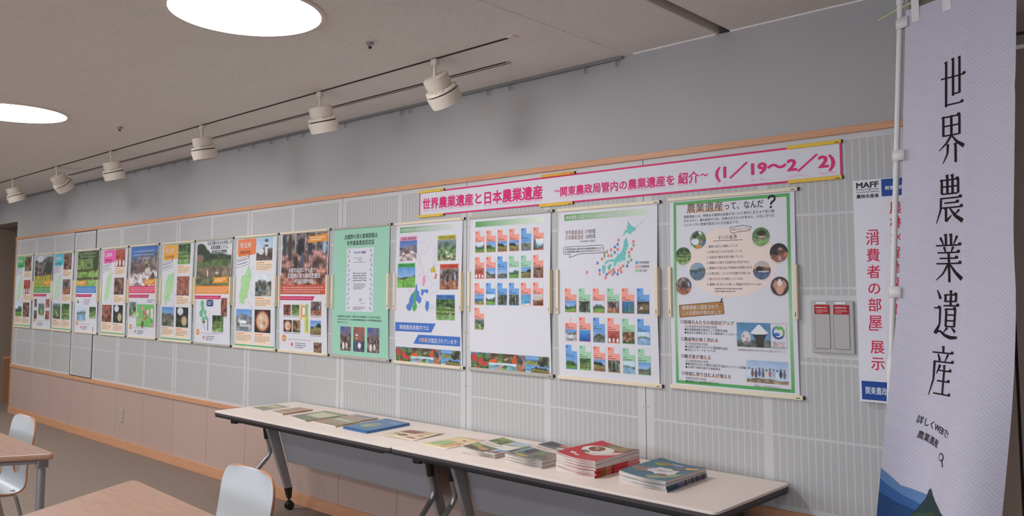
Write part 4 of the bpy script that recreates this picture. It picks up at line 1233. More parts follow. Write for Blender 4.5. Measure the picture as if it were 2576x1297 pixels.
# ---- the regional pairs
def sheet_guide(c_, pref, area_, mapc, kinds, seed, mapw=1.0):
    p = Print(PW, PH, WHT)
    p.frame(0.010, 0.006, 0.584, 0.832, 0.004, GRN, 1)
    p.rect(0.010, 0.822, 0.584, 0.832, GRN, 2)
    p.poly([(0.028, 0.018), (0.150, 0.012), (0.296, 0.014), (0.300, 0.060), (0.294, 0.134), (0.210, 0.140), (0.04, 0.150), (0.026, 0.120)], c_, 2)
    p.text(pref, 0.055, 0.062, 0.046, WHT, 4, fit=0.170, bold=0.012)
    p.text(area_, 0.062, 0.116, 0.027, INK, 4, fit=0.165 if len(area_) > 5 else 0.15)
    p.poly([(0.012, 0.172), (0.200, 0.148), (0.210, 0.206), (0.016, 0.236)], WHT, 3)
    p.line([(0.012, 0.172), (0.200, 0.148), (0.210, 0.206), (0.016, 0.236)], 0.0025, INK, 4, True)
    p.line([(0.190, 0.160), (0.205, 0.128)], 0.006, INK, 5)
    for k in range(2): p.line([(0.024, 0.186 + 0.026 * k), (0.176, 0.166 + 0.026 * k)], 0.008, rgb(150, 146, 160), 4)
    r = random.Random(seed)
    q = []
    for k in range(22):
        a = 2 * PI * k / 22
        rad = 1 + r.uniform(-0.22, 0.22)
        q.append((0.150 + 0.072 * mapw * rad * math.cos(a) - 0.045 * math.sin(a), 0.385 + 0.140 * rad * math.sin(a)))
    p.poly(q, mapc, 2)
    p.line(q, 0.002, rgb(150, 200, 140), 3, True)
    for k in range(7):
        p.circle(0.150 + r.uniform(-0.06, 0.06), 0.395 + r.uniform(-0.11, 0.11), 0.004, INK if k % 2 else rgb(200, 80, 70), 4, 8)
    for a, b_ in (((0.19, 0.31), (0.275, 0.225)), ((0.21, 0.42), (0.285, 0.455)), ((0.20, 0.49), (0.285, 0.56))): p.line([a, b_], 0.002, rgb(120, 150, 210), 3)
    pch = rgb(250, 226, 200)
    slots = ((0.304, 0.013, 0.532, 0.186), (0.302, 0.290, 0.530, 0.453), (0.030, 0.554, 0.262, 0.722), (0.302, 0.554, 0.528, 0.724))
    for k, (s_, kd) in enumerate(zip(slots, kinds)):
        P_(p, kd, *s_, seed=seed * 7 + k, n=26)
        u0, v0, u1, v1 = s_
        p.rect(u0, v1 + 0.008, u1, v1 + (0.092 if k > 1 else 0.078), pch, 1)
        p.line([(u0 + 0.006, v1 + 0.016), (u0 + 0.12, v1 + 0.016)], 0.007, rgb(238, 150, 110), 3)
        p.greek(u0 + 0.006, v1 + 0.025, u1 - 0.006, v1 + 0.074, 4, rgb(176, 148, 132), seed + k)
    return p


def sheet_photo(big, bandc, ribbon, seed, title=None, ttop=False, lower=(), tcol=WHT, extra=None):
    p = Print(PW, PH, WHT)
    p.photo(0.012, 0.006, 0.586, 0.385 if not ttop else 0.372, *big, seed=seed, n=56, L=1, noise=0.14)
    if ribbon is not None:
        u_, v_ = ribbon
        OR = rgb(242, 160, 62)
        p.poly([(u_, v_), (u_ + 0.025, v_ + 0.012), (u_ + 0.215, v_ + 0.002), (u_ + 0.245, v_ - 0.006), (u_ + 0.225, v_ + 0.028), (u_ + 0.24, v_ + 0.062), (u_ + 0.21, v_ + 0.052), (u_ + 0.022, v_ + 0.058), (u_ - 0.008, v_ + 0.06), (u_ + 0.012, v_ + 0.03)], OR, 3)
        p.greek(u_ + 0.03, v_ + 0.016, u_ + 0.205, v_ + 0.046, 2, rgb(252, 240, 220), seed, 4)
    p.rect(0.012, 0.372, 0.586, 0.438, bandc, 2)
    p.greek(0.035, 0.382, 0.56, 0.430, 3, tuple(0.55 * a + 0.45 for a in bandc), seed + 1, 3, 0.9)
    MG = rgb(206, 46, 96)
    p.poly([(0.012, 0.452), (0.440, 0.452), (0.418, 0.480), (0.012, 0.480)], MG, 2)
    p.greek(0.025, 0.457, 0.405, 0.475, 1, rgb(232, 160, 184), seed + 2, 3, 1.0)
    for (kd, a, b_, c, d) in lower:
        P_(p, kd, a, b_, c, d, seed=seed + int(a * 100), n=18)
        p.line([(a, d + 0.008), (c, d + 0.008)], 0.003, GREYT, 2)
    p.circle(0.062, 0.752, 0.028, rgb(224, 152, 84), 2, 20, ry=0.024)
    p.line([(0.045, 0.752), (0.08, 0.752)], 0.006, rgb(250, 232, 214), 3)
    p.line([(0.11, 0.757), (0.40, 0.757)], 0.005, rgb(196, 180, 196), 2)
    p.greek(0.205, 0.775, 0.345, 0.818, 3, rgb(112, 108, 136), seed + 3)
    p.poly([(0.15, 0.790), (0.165, 0.776), (0.178, 0.785), (0.174, 0.804), (0.158, 0.808)], rgb(232, 110, 70), 2)
    if title:
        for k, (s_, v_, fit, sz) in enumerate(title):
            p.text(s_, 0.300 if not ttop else 0.385, v_, sz, tcol, 4, align='c', fit=fit, bold=0.016)
    if extra: extra(p)
    return p


def ex6(p):
    p.rect(0.268, 0.505, 0.285, 0.62, rgb(232, 190, 80), 2); p.rect(0.285, 0.515, 0.335, 0.60, rgb(246, 190, 130), 2)
    p.circle(0.310, 0.555, 0.022, rgb(250, 240, 236), 3, 18, ry=0.034); p.line([(0.310 + 0.022 * math.cos(k * PI / 9), 0.555 + 0.034 * math.sin(k * PI / 9)) for k in range(19)], 0.005, rgb(220, 60, 90), 4)
    p.rect(0.335, 0.505, 0.362, 0.70, rgb(150, 200, 110), 2); p.frame(0.320, 0.60, 0.372, 0.705, 0.006, rgb(240, 220, 60), 3)


def ex8(p):
    for k, (a, b_, c) in enumerate(((0.13, 0.52, 0.03), (0.14, 0.56, 0.026), (0.115, 0.60, 0.03), (0.18, 0.59, 0.022), (0.155, 0.65, 0.03), (0.20, 0.63, 0.02))):
        p.circle(a, b_, c, rgb(120, 190, 150), 2 + k % 2, 14)
    p.poly(rrect(0.200, 0.485, 0.315, 0.540, 0.02), rgb(70, 84, 130), 3); p.greek(0.215, 0.497, 0.300, 0.528, 2, rgb(225, 228, 240), 9, 4)
    p.rect(0.145, 0.66, 0.185, 0.675, rgb(140, 96, 70), 3); p.line([(0.15, 0.675), (0.185, 0.73)], 0.006, rgb(90, 130, 200), 3); p.rect(0.222, 0.635, 0.236, 0.735, rgb(70, 120, 200), 3)
    p.line([(0.02, 0.49), (0.02, 0.73)], 0.004, rgb(120, 140, 190), 3)


def ex10(p):
    p.rect(0.185, 0.540, 0.555, 0.745, rgb(130, 196, 120), 3)
    r = random.Random(2)
    for k in range(26):
        p.circle(0.20 + r.random() * 0.34, 0.552 + r.random() * 0.18, r.uniform(0.012, 0.03), [rgb(226, 160, 180), rgb(170, 210, 120), rgb(236, 226, 220), rgb(110, 170, 96), rgb(200, 120, 120)][k % 5], 4 + k % 3, 12)
    p.greek(0.40, 0.49, 0.555, 0.525, 2, rgb(120, 130, 190), 3)


def ex12(p):
    p.poly([(0.05, 0.545), (0.075, 0.505), (0.10, 0.545)], rgb(70, 110, 80), 2)
    p.greek(0.22, 0.50, 0.40, 0.56, 4, rgb(150, 150, 180), 4)


big6 = (((0.52, 0.46, 0.46), (0.45, 0.4, 0.38)), [(0.0, 0.02, 9, 1, (0.38, 0.33, 0.34), 0.9), (0.36, 0.03, 6, 1, (0.58, 0.42, 0.38), 0.8), (0.7, 0.04, 5, 1, (0.60, 0.38, 0.32), 0.8)],
        [(0.06, 0.2, 0.04, 0.22, (0.2, 0.26, 0.3)), (0.18, 0.25, 0.05, 0.28, (0.26, 0.22, 0.2)), (0.42, 0.26, 0.08, 0.17, (0.13, 0.12, 0.14)), (0.46, 0.50, 0.03, 0.16, (0.3, 0.34, 0.48)), (0.32, 0.55, 0.05, 0.14, (0.2, 0.17, 0.16)), (0.62, 0.28, 0.05, 0.14, (0.22, 0.2, 0.22)), (0.58, 0.45, 0.02, 0.14, (0.28, 0.3, 0.4)), (0.93, 0.28, 0.04, 0.13, (0.62, 0.74, 0.88)), (0.93, 0.14, 0.025, 0.04, (0.3, 0.25, 0.22)), (0.3, 0.06, 0.015, 0.3, (0.72, 0.7, 0.7)), (0.75, 0.06, 0.012, 0.3, (0.74, 0.72, 0.72)), (0.52, 0.05, 0.012, 0.2, (0.7, 0.68, 0.7))])
p = sheet_photo(big6, rgb(206, 92, 70), (0.345, 0.020), 6, (('大都市近郊に今も息づく、', 0.268, 0.39, 0.036), ('武蔵野の落ち葉堆肥農法', 0.308, 0.41, 0.038), ('(埼玉県武蔵野地域)', 0.346, 0.24, 0.032)), lower=(('red', 0.052, 0.512, 0.148, 0.588), ('wasabi', 0.160, 0.512, 0.252, 0.588), ('bowl', 0.055, 0.622, 0.160, 0.706), ('autumn', 0.170, 0.622, 0.268, 0.706), ('forest', 0.395, 0.487, 0.525, 0.585), ('dry', 0.392, 0.618, 0.522, 0.716), ('brown', 0.435, 0.768, 0.530, 0.835)), extra=ex6)
poster(-5.300, 1.884, 'poster with brown forest photo of people among fallen leaves and a red band', p, bow=0.004, curl=0.008)

p = sheet_guide(rgb(238, 134, 88), '埼玉県', '武蔵野地域', rgb(176, 222, 160), ('tower', 'house', 'town', 'bowl'), 7)
poster(-5.952, 1.883, 'regional guide poster with red-orange title block and a bowl of food photo', p, curl=0.004)

big8 = (((0.86, 0.87, 0.90), (0.90, 0.90, 0.92)), [(0.30, 0.03, 5, 2.5, (0.22, 0.27, 0.20), 0.3), (0.44, 0.02, 5, 1, (0.34, 0.44, 0.24), 0.3), (0.56, 0.01, 5, 1, (0.46, 0.40, 0.32), 0.4), (0.82, 0.02, 6, 1, (0.40, 0.42, 0.28), 0.4)],
        [(0.10, 0.24, 0.20, 0.20, (0.18, 0.22, 0.17)), (0.26, 0.32, 0.14, 0.14, (0.20, 0.25, 0.18)), (0.08, 0.38, 0.13, 0.09, (0.55, 0.42, 0.38)), (0.33, 0.72, 0.022, 0.08, (0.82, 0.8, 0.8)), (0.15, 0.6, 0.012, 0.05, (0.35, 0.4, 0.6)), (0.6, 0.72, 0.05, 0.025, (0.85, 0.84, 0.82)), (0.95, 0.58, 0.02, 0.06, (0.6, 0.6, 0.65))])
p = sheet_photo(big8, rgb(240, 150, 60), (0.305, 0.295), 8, (('比企丘陵の天水を利用した', 0.026, 0.40, 0.034), ('谷津沼農業システム', 0.062, 0.29, 0.034), ('(埼玉県比企丘陵地域)', 0.096, 0.25, 0.030)), True, (('red', 0.440, 0.470, 0.542, 0.615), ('wasabi', 0.305, 0.610, 0.485, 0.740)), INK, ex8)
poster(-6.608, 1.883, 'poster with hillside farm photo under a pale sky and an orange band', p, rail='grey', curl=0.007)

p = sheet_guide(rgb(246, 180, 84), '埼玉県', '比企丘陵地域', rgb(184, 226, 172), ('wasabi', 'red', 'slope', 'log'), 9)
poster(-7.250, 1.883, 'regional guide poster with yellow-orange title block and a cut log photo', p, curl=0.004)

big10 = (((0.22, 0.42, 0.76), (0.55, 0.70, 0.90)), [(0.20, 0.06, 3, 2.2, (0.36, 0.40, 0.50), 0.3), (0.32, 0.07, 3, 2.4, (0.46, 0.40, 0.40), 0.6), (0.62, 0.06, 5, 1, (0.72, 0.66, 0.66), 0.7)],
         [(0.42, 0.56, 0.13, 0.10, (0.48, 0.36, 0.32)), (0.62, 0.40, 0.08, 0.015, (0.75, 0.75, 0.3)), (0.7, 0.45, 0.05, 0.012, (0.75, 0.75, 0.35)), (0.65, 0.6, 0.1, 0.08, (0.85, 0.82, 0.78)), (0.85, 0.75, 0.06, 0.12, (0.34, 0.28, 0.3)), (0.2, 0.85, 0.1, 0.05, (0.82, 0.8, 0.8))])


def ex10b(p):
    ex10(p)
    p.greek(0.09, 0.035, 0.52, 0.10, 2, rgb(158, 184, 224), 12, 4, 1.0); p.greek(0.19, 0.105, 0.42, 0.13, 1, rgb(158, 184, 224), 13, 4, 1.0)


p = sheet_photo(big10, rgb(232, 78, 120), (0.325, 0.305), 10, lower=(('aerial', 0.020, 0.520, 0.170, 0.655),), extra=ex10b)
poster(-7.932, 1.886, 'poster with blossom valley photo under deep blue sky and a pink band', p, bow=0.002, curl=0.005)

p = sheet_guide(rgb(240, 100, 176), '山梨県', '峡東地域', rgb(190, 228, 178), ('cattle', 'brown', 'red', 'log'), 11, 0.8)
poster(-8.585, 1.886, 'regional guide poster with magenta title block beside the pink-band poster', p, curl=0.004)

big12 = (((0.30, 0.38, 0.26), (0.3, 0.4, 0.26)), [(0.0, 0.02, 8, 1, (0.28, 0.36, 0.22), 0.6), (0.20, 0.03, 4, 1, (0.42, 0.52, 0.28), 0.5), (0.48, 0.03, 3, 1.2, (0.30, 0.30, 0.18), 0.3), (0.54, 0.03, 3, 1, (0.50, 0.66, 0.32), 0.3), (0.70, 0.03, 2.5, 0.4, (0.30, 0.28, 0.18), 0.3), (0.76, 0.03, 2.5, 0.4, (0.52, 0.70, 0.34), 0.25)],
         [(0.75, 0.78, 0.015, 0.25, (0.7, 0.72, 0.66)), (0.85, 0.3, 0.14, 0.28, (0.24, 0.27, 0.18))])


def ex12b(p):
    ex12(p)
    p.greek(0.11, 0.02, 0.50, 0.11, 3, rgb(140, 152, 128), 14, 4, 0.8)


p = sheet_photo(big12, rgb(76, 138, 210), (0.03, 0.305), 12, lower=(('lake', 0.050, 0.580, 0.290, 0.720), ('wasabi', 0.385, 0.580, 0.555, 0.690)), extra=ex12b)
poster(-9.272, 1.886, 'poster with green terraced stream field photo and a bright blue band', p, bow=0.002, curl=0.005)

p = sheet_guide(rgb(92, 196, 210), '静岡県', 'わさび栽培地域', rgb(200, 232, 200), ('brown', 'forest', 'aerial', 'wasabi'), 13)
poster(-9.965, 1.884, 'regional guide poster with turquoise title block near the far wall end', p, curl=0.003)

big14 = (((0.72, 0.74, 0.80), (0.5, 0.52, 0.56)), [(0.12, 0.05, 4, 1, (0.38, 0.44, 0.40), 0.5), (0.28, 0.05, 5, 1, (0.42, 0.36, 0.36), 0.7), (0.62, 0.02, 3, 1, (0.72, 0.66, 0.24), 0.3), (0.75, 0.04, 3, 0.5, (0.66, 0.70, 0.28), 0.25)],
         [(0.78, 0.40, 0.2, 0.2, (0.24, 0.27, 0.24)), (0.3, 0.12, 0.2, 0.10, (0.85, 0.85, 0.9))])
p = sheet_photo(big14, rgb(86, 168, 96), (0.33, 0.295), 14, lower=(('brown', 0.050, 0.510, 0.130, 0.600), ('aerial', 0.185, 0.560, 0.375, 0.690), ('red', 0.42, 0.510, 0.55, 0.600), ('wood', 0.04, 0.640, 0.14, 0.735), ('red', 0.42, 0.640, 0.55, 0.735)))
poster(-10.590, 1.885, 'poster with yellow-green field photo and a green band, near the far wall end', p, bow=0.002, curl=0.003)

p = sheet_guide(rgb(96, 186, 110), '静岡県', '掛川周辺地域', rgb(200, 232, 190), ('brown', 'cattle', 'field', 'brown'), 15)
poster(-11.240, 1.886, 'regional guide poster with green title block, last one at the far wall end', p, curl=0.002, clips=(False, True))

# ---------------------------------------------------------------- title banner
BW, BH = 2.550, 0.148
p = Print(BW, BH, WHT)
p.frame(0, 0, BW, BH, 0.0085, rgb(226, 40, 112), 1)


def bt(s_, x, z0, z1, x2, bold):
    # world extents -> banner, with the soft mirrored shade below the letters that is printed on it
    gv, gf = glyphs(s_, bold)
    y0, y1 = gv[:, 1].min(), gv[:, 1].max(); a, b_ = gv[:, 0].min(), gv[:, 0].max()
    X = x + 3.773 + (gv[:, 0] - a) / (b_ - a) * (x2 - x)
    Y = 2.066 - (z0 + (gv[:, 1] - y0) / (y1 - y0) * (z1 - z0))
    p._add([(q, r, l_) for q, r, l_ in zip(X, Y, glay(s_, bold, 4, len(X)))], [PINKR] * len(X), gf)
    Y2 = 2.066 - z0 + (gv[:, 1] - y0) / (y1 - y0) * (z1 - z0) * 0.30
    k = np.clip((gv[:, 1] - y0) / (y1 - y0) * 1.6, 0, 1)
    c0, c1 = np.array(rgb(238, 150, 190)), np.array(WHT)
    p._add([(q, r, l_) for q, r, l_ in zip(X, Y2, glay(s_, bold, 2, len(X)))], [tuple(c0 * (1 - t) + c1 * t) for t in k], gf)


bt('世界農業遺産と', -3.743, 1.958, 2.026, -3.240, 0.030)
bt('日本農業遺産', -3.218, 1.953, 2.027, -2.787, 0.030)
bt('～', -2.706, 1.980, 1.992, -2.672, 0.030)
bt('関東農政局管内の農業遺産を', -2.668, 1.956, 2.006, -1.988, 0.026)
bt('紹介', -1.970, 1.956, 2.010, -1.862, 0.026)
bt('～', -1.856, 1.982, 1.995, -1.816, 0.030)
bt('(1／19～2／2)', -1.782, 1.950, 2.026, -1.250, 0.040)
t = thing('banner', 'long white title banner with pink border and pink writing above the posters', 'banner', (-2.4985, 0, 1.917))
p.build('printed_sheet', lambda u, v, L: (u - BW / 2, -0.003 - L * LIFT, 2.066 - 1.917 - v), M['print_'], t)
for xa, xb, zc, mt in ((-3.772, -3.550, 2.066, 'yellow'), (-2.792, -2.570, 2.077, 'orange'), (-1.447, -1.222, 2.064, 'yellow'), (-3.772, -3.550, 1.918, 'yellow'), (-2.806, -2.583, 1.917, 'yellow'), (-1.445, -1.223, 1.921, 'yellow')):
    zc = min(zc, 2.071)
    q = MB(); q.box(xa + 2.4985, -0.0115, zc - 0.0075 - 1.917, xb + 2.4985, -0.001, zc + 0.0075 - 1.917)
    r = obj('magnet_bar', q, M[mt], t, bevel=0.002)
    q = MB(); q.box(xb + 2.4985 - 0.026, -0.0119, zc - 0.0045 - 1.917, xb + 2.4985 - 0.008, -0.0115, zc - 0.002 - 1.917); obj('stamp_mark', q, M['dark'], r)
    q = MB(); q.box(xb + 2.4985, -0.0105, zc - 0.0065 - 1.917, xb + 2.4985 + 0.003, -0.001, zc + 0.0065 - 1.917); obj('end_cap', q, M['darkbrown'], r)

# ---------------------------------------------------------------- tall notice beside the flag
NW, NH = 0.215, 0.846
p = Print(NW, NH, rgb(236, 234, 244))
DB = rgb(24, 74, 156)
p.text('MAFF', 0.012, 0.019, 0.030, INK, 3, fit=0.084, bold=0.035)
p.text('Ministry of Agriculture,', 0.012, 0.036, 0.0100, INK, 3, fit=0.086)
p.text('Forestry and Fisheries', 0.012, 0.046, 0.0100, INK, 3, fit=0.086)
p.text('農林水産省', 0.012, 0.063, 0.0165, INK, 3, fit=0.084, bold=0.025)
p.rect(0.106, 0.003, NW, 0.069, DB, 1)
p.text('関東農政局', 0.120, 0.038, 0.016, rgb(230, 236, 248), 3, fit=0.080, bold=0.02)
RDT = rgb(222, 40, 84)
p.vtext('「', 0.062, 0.186, 0.052, 0.06, RDT, 3, 0.012)
p.vtext('消費者の部屋', 0.067, 0.228, 0.054, 0.0630, RDT, 3, 0.012, 0.98)
p.vtext('」', 0.067, 0.584, 0.052, 0.06, RDT, 3, 0.012)
p.vtext('展示', 0.071, 0.638, 0.054, 0.0620, RDT, 3, 0.012, 0.98)
p.vtext('農林水産省', 0.154, 0.114, 0.050, 0.0560, RDT, 3, 0.014, 0.90)
p.vtext('関東農政局', 0.150, 0.395, 0.044, 0.0500, RDT, 3, 0.014, 0.90)
p.rect(0.008, 0.768, NW - 0.006, 0.838, DB, 1)
p.text('関東農政局', 0.022, 0.803, 0.030, rgb(236, 240, 250), 3, fit=0.098, bold=0.012)
t = thing('notice_board', 'tall narrow white notice with red vertical writing, partly behind the flag pole', 'sign', (-1.0675, 0, 1.052))
q = MB(); q.box(-NW / 2, -0.028, 0, NW / 2, -0.010, NH); obj('foam_board', q, M['white'], t)
p.build('printed_sheet', lambda u, v, L: (u - NW / 2, -0.0284 - L * LIFT, NH - v), M['print_'], t)

# ---------------------------------------------------------------- switch cabinet on the wall
t = thing('switch_cabinet', 'grey steel double-door cabinet with two red labels, mounted right of the posters', 'cabinet', (-1.279, 0, 1.226))
q = MB(); q.box(-0.084, -0.014, 0, 0.084, 0.0, 0.206); obj('body', q, M['boxgrey'], t, bevel=0.003)
for sx in (-1, 1):
    xa, xb = (-0.068, -0.008) if sx < 0 else (0.008, 0.068)
    q = MB(); q.box(xa, -0.0158, 0.018, xb, -0.013, 0.188); d = obj('door', q, M['boxgrey'], t, bevel=0.001)
    for e in ((xa - 0.0012, 0.017, xa, 0.189), (xb, 0.017, xb + 0.0012, 0.189), (xa, 0.0165, xb, 0.018)):
        q = MB(); q.box(e[0], -0.0146, e[1], e[2], -0.0135, e[3]); obj('gap', q, M['dgrey'], t)
    pr = Print(xb - xa, 0.037, rgb(180, 34, 42))
    pr.greek(0.006, 0.006, xb - xa - 0.006, 0.016, 1, rgb(246, 220, 220), 3, 2, 1.0)
    pr.greek(0.008, 0.018, xb - xa - 0.008, 0.033, 3, rgb(236, 190, 190), 4, 2, 0.6)
    pr.build('red_label', lambda u, v, L, xa=xa: (xa + u, -0.0163 - L * 0.0001, 0.190 - v), M['print_'], d)
    q = MB(); q.box(xa + 0.008, -0.0172, 0.193, xb - 0.012, -0.0135, 0.201); obj('white_label', q, M['white'], d)

# ---------------------------------------------------------------- wall sockets
t = thing('wall_socket', 'beige wall outlet plate on the wooden wainscot', 'outlet', (-8.005, 0, 0.23))
q = MB(); q.box(-0.035, -0.008, 0.01, 0.035, 0.0, 0.13); obj('cover_plate', q, M['socket'], t, bevel=0.003)
for k in range(2):
    q = MB(); q.box(-0.016, -0.011, 0.030 + 0.045 * k, 0.016, -0.007, 0.062 + 0.045 * k); s_ = obj('outlet', q, M['socket'], t, bevel=0.001)
    q = MB(); q.box(-0.008, -0.0115, 0.040 + 0.045 * k, -0.004, -0.0108, 0.052 + 0.045 * k); q.box(0.004, -0.0115, 0.040 + 0.045 * k, 0.008, -0.0108, 0.052 + 0.045 * k); obj('slots', q, M['brownwood'], s_)

# ---------------------------------------------------------------- flag
FY = -0.26


def pole_x(z): return -0.9065 + (z - 2.47) * 0.0590


FW, FH = 0.42, 1.80


def flag_xyz(u, v):
    a = max(0.0, min(1.0, v / FH))
    lo = max(0.0, (a - 0.42) / 0.58)
    lo = lo * lo * (3 - 2 * lo)
    z = 2.447 - v
    ox = 0.022 - 0.050 * max(0, a - 0.55) / 0.45
    x = pole_x(z) + ox
    y = FY - 0.012 - 0.022 * max(0, min(1, (a - 0.55) / 0.25))
    th0 = math.radians(26.5 - 2 * a)
    n = 16
    B = 0.70 * lo
    x_, y_ = x, y
    du = u / n
    zz = z
    for k in range(n):
        q = (k + 0.5) * du / FW
        th = th0 + 0.10 * math.sin(2 * PI * q + 5 * a) * (1 - lo) - B * math.cos(2 * PI * q) - 0.15 * lo
        x_ += du * math.cos(th) * (1 + 0.10 * lo); y_ -= du * math.sin(th)
    sag = 0.010 * math.sin(PI * u / FW) * (1 - a)
    return Vector((x_, y_, zz - sag))


def flag_pt(u, v, L):
    P0 = flag_xyz(u, v)
    e = 0.004
    du = flag_xyz(min(FW, u + e), v) - flag_xyz(max(0, u - e), v)
    dv = flag_xyz(u, v + e) - flag_xyz(u, v - e)
    n = dv.cross(du).normalized()
    if n.y > 0: n = -n
    # soft creases of the folded cloth
    sg = lambda d, w_: 1 / (1 + math.exp(-max(-30, min(30, d / w_))))
    cr = 0.010 * (0.5 - abs(sg(u - 0.255, 0.012) - 0.5)) + 0.006 * (0.5 - abs(sg(v - 0.40 + u * 0.1, 0.014) - 0.5)) * sg(u - 0.25, 0.01) + 0.006 * (0.5 - abs(sg(v - 1.0, 0.014) - 0.5))
    q = (u - 0.10) * 0.8 + (v - 0.24) * 0.6
    cr += 0.008 * math.exp(-(q / 0.035) ** 2) * math.exp(-((v - 0.26) / 0.14) ** 2) * math.exp(-((u - 0.10) / 0.10) ** 2)
    cr -= 0.010 * math.exp(-((u - 0.04) / 0.035) ** 2) * math.exp(-((v - 0.55) / 0.30) ** 2)
    return tuple(P0 + n * (cr + L * 0.00045))


CL = rgb(216, 212, 226)
p = Print(FW, FH, CL)
# the base grid of the cloth, finer than the paper sheets
p.lim = 0.012
p.v, p.c, p.f = [], [], []
p.rect(0, 0, FW, FH, CL, 0, nx=48, ny=150)


def stroke(pts, u0, v0, w_, h_, col, L=3):
    """brush stroke through (x, y, width) points in a 100-unit box"""
    P = [(u0 + x / 100 * w_, v0 + y / 100 * h_, wd / 100 * w_ * 1.22) for x, y, wd in pts]
    for a, b_ in zip(P[:-1], P[1:]):
        dx, dy = b_[0] - a[0], b_[1] - a[1]
        l = math.hypot(dx, dy)
        if l < 1e-6: continue
        n = max(1, math.ceil(l / 0.008))
        nx, ny = -dy / l, dx / l
        for k in range(n):
            q = [(a[i] + (b_[i] - a[i]) * k / n) for i in range(3)]; r = [(a[i] + (b_[i] - a[i]) * (k + 1) / n) for i in range(3)]
            p._add([(q[0] + nx * q[2] / 2, q[1] + ny * q[2] / 2, L), (r[0] + nx * r[2] / 2, r[1] + ny * r[2] / 2, L), (r[0] - nx * r[2] / 2, r[1] - ny * r[2] / 2, L), (q[0] - nx * q[2] / 2, q[1] - ny * q[2] / 2, L)], [col] * 4, [(0, 1, 2, 3)])


def H(y, x0, x1, serif=True):
    r = [[(x0, y, 4.5), (x1, y, 4.5)]]
    if serif: r.append([(x1 - 12, y - 1.2, 3), (x1 - 5, y - 3.2, 9), (x1 + 1, y - 0.5, 3)])
    return r


def V(x, y0, y1, w_=7.5): return [[(x - 2, y0 - 1, w_ + 3), (x, y0 + 4, w_), (x, y1, w_)]]


def D(*pts): return [list(pts)]


KAN = {
    '世': H(38, 0, 100) + V(22, 4, 99) + H(95, 22, 92) + V(50, 0, 78) + V(76, 0, 75) + H(74, 50, 76, False),
    '界': V(18, 2, 43) + V(82, 2, 43) + H(3, 18, 84) + H(22, 18, 80, False) + H(42, 18, 80, False) + V(50, 2, 44) + D((48, 44, 7), (30, 58, 6), (0, 72, 2)) + D((52, 44, 4), (72, 58, 8), (100, 69, 12)) + D((36, 60, 8), (34, 80, 6), (16, 100, 2)) + V(66, 61, 100),
    '農': V(18, 9, 39) + V(82, 9, 39) + H(10, 18, 84) + V(40, 0, 39) + V(60, 0, 39) + H(24, 18, 80, False) + H(39, 18, 80, False) + H(48, 12, 96) + D((15, 48, 7), (13, 72, 6), (-4, 100, 2)) + H(58, 28, 84) + H(68, 14, 100) + V(34, 69, 97) + D((34, 96, 9), (56, 84, 2)) + D((48, 69, 4), (70, 86, 9), (100, 98, 13)) + D((86, 74, 7), (62, 86, 2)),
    '業': V(40, 0, 22) + V(60, 0, 22) + D((18, 6, 8), (30, 21, 4)) + D((84, 4, 8), (70, 21, 3)) + H(23, 0, 100) + D((32, 26, 8), (38, 37, 4)) + D((68, 26, 8), (60, 37, 3)) + H(38, 6, 94) + H(50, 14, 86) + H(61, 0, 100) + V(50, 38, 100) + D((47, 62, 7), (25, 82, 5), (-4, 96, 2)) + D((53, 62, 4), (75, 80, 9), (102, 94, 13)),
    '遺': V(42, 8, 23) + V(86, 8, 23) + H(8, 42, 88) + H(22, 42, 86, False) + V(64, 0, 31) + H(31, 34, 100) + V(46, 38, 75) + V(84, 38, 75) + H(38, 46, 86) + H(50, 46, 84, False) + H(62, 46, 84, False) + H(74, 46, 84, False) + D((54, 76, 8), (38, 87, 2)) + D((72, 76, 4), (90, 85, 9)) + D((8, -2, 3), (22, 17, 9)) + H(36, -4, 22) + D((20, 36, 7), (20, 70, 6), (2, 90, 12)) + D((2, 88, 5), (22, 84, 6), (45, 93, 9), (70, 97, 11), (102, 96, 7)),
    '産': V(50, -2, 11) + H(11, 4, 98) + D((28, 14, 5), (37, 28, 9)) + D((74, 13, 8), (60, 29, 3)) + H(30, 10, 104) + D((14, 30, 8), (13, 68, 6), (-4, 102, 2)) + D((40, 36, 9), (24, 56, 2)) + H(48, 34, 96) + H(70, 30, 92) + H(97, 16, 104) + V(60, 37, 97),
}
FI = rgb(44, 36, 40)
for k, (ch, v_) in enumerate(zip('世界農業遺産', (0.216, 0.399, 0.594, 0.787, 0.971, 1.156))):
    for s_ in KAN[ch]: stroke(s_, 0.164 - 0.0065 * k, v_, 0.090, 0.156, FI)
p.text('詳しくWEBで!', 0.094, 1.400, 0.030, FI, 3, fit=0.150, bold=0.010, rot=0.20)
p.text('農業遺産', 0.100, 1.450, 0.030, FI, 3, fit=0.090, bold=0.010, rot=0.22)
p.circle(0.214, 1.506, 0.0150, FI, 3, 18, ry=0.0135); p.circle(0.214, 1.506, 0.0105, CL, 4, 18, ry=0.0095); p.line([(0.221, 1.518), (0.229, 1.536)], 0.005, FI, 3)
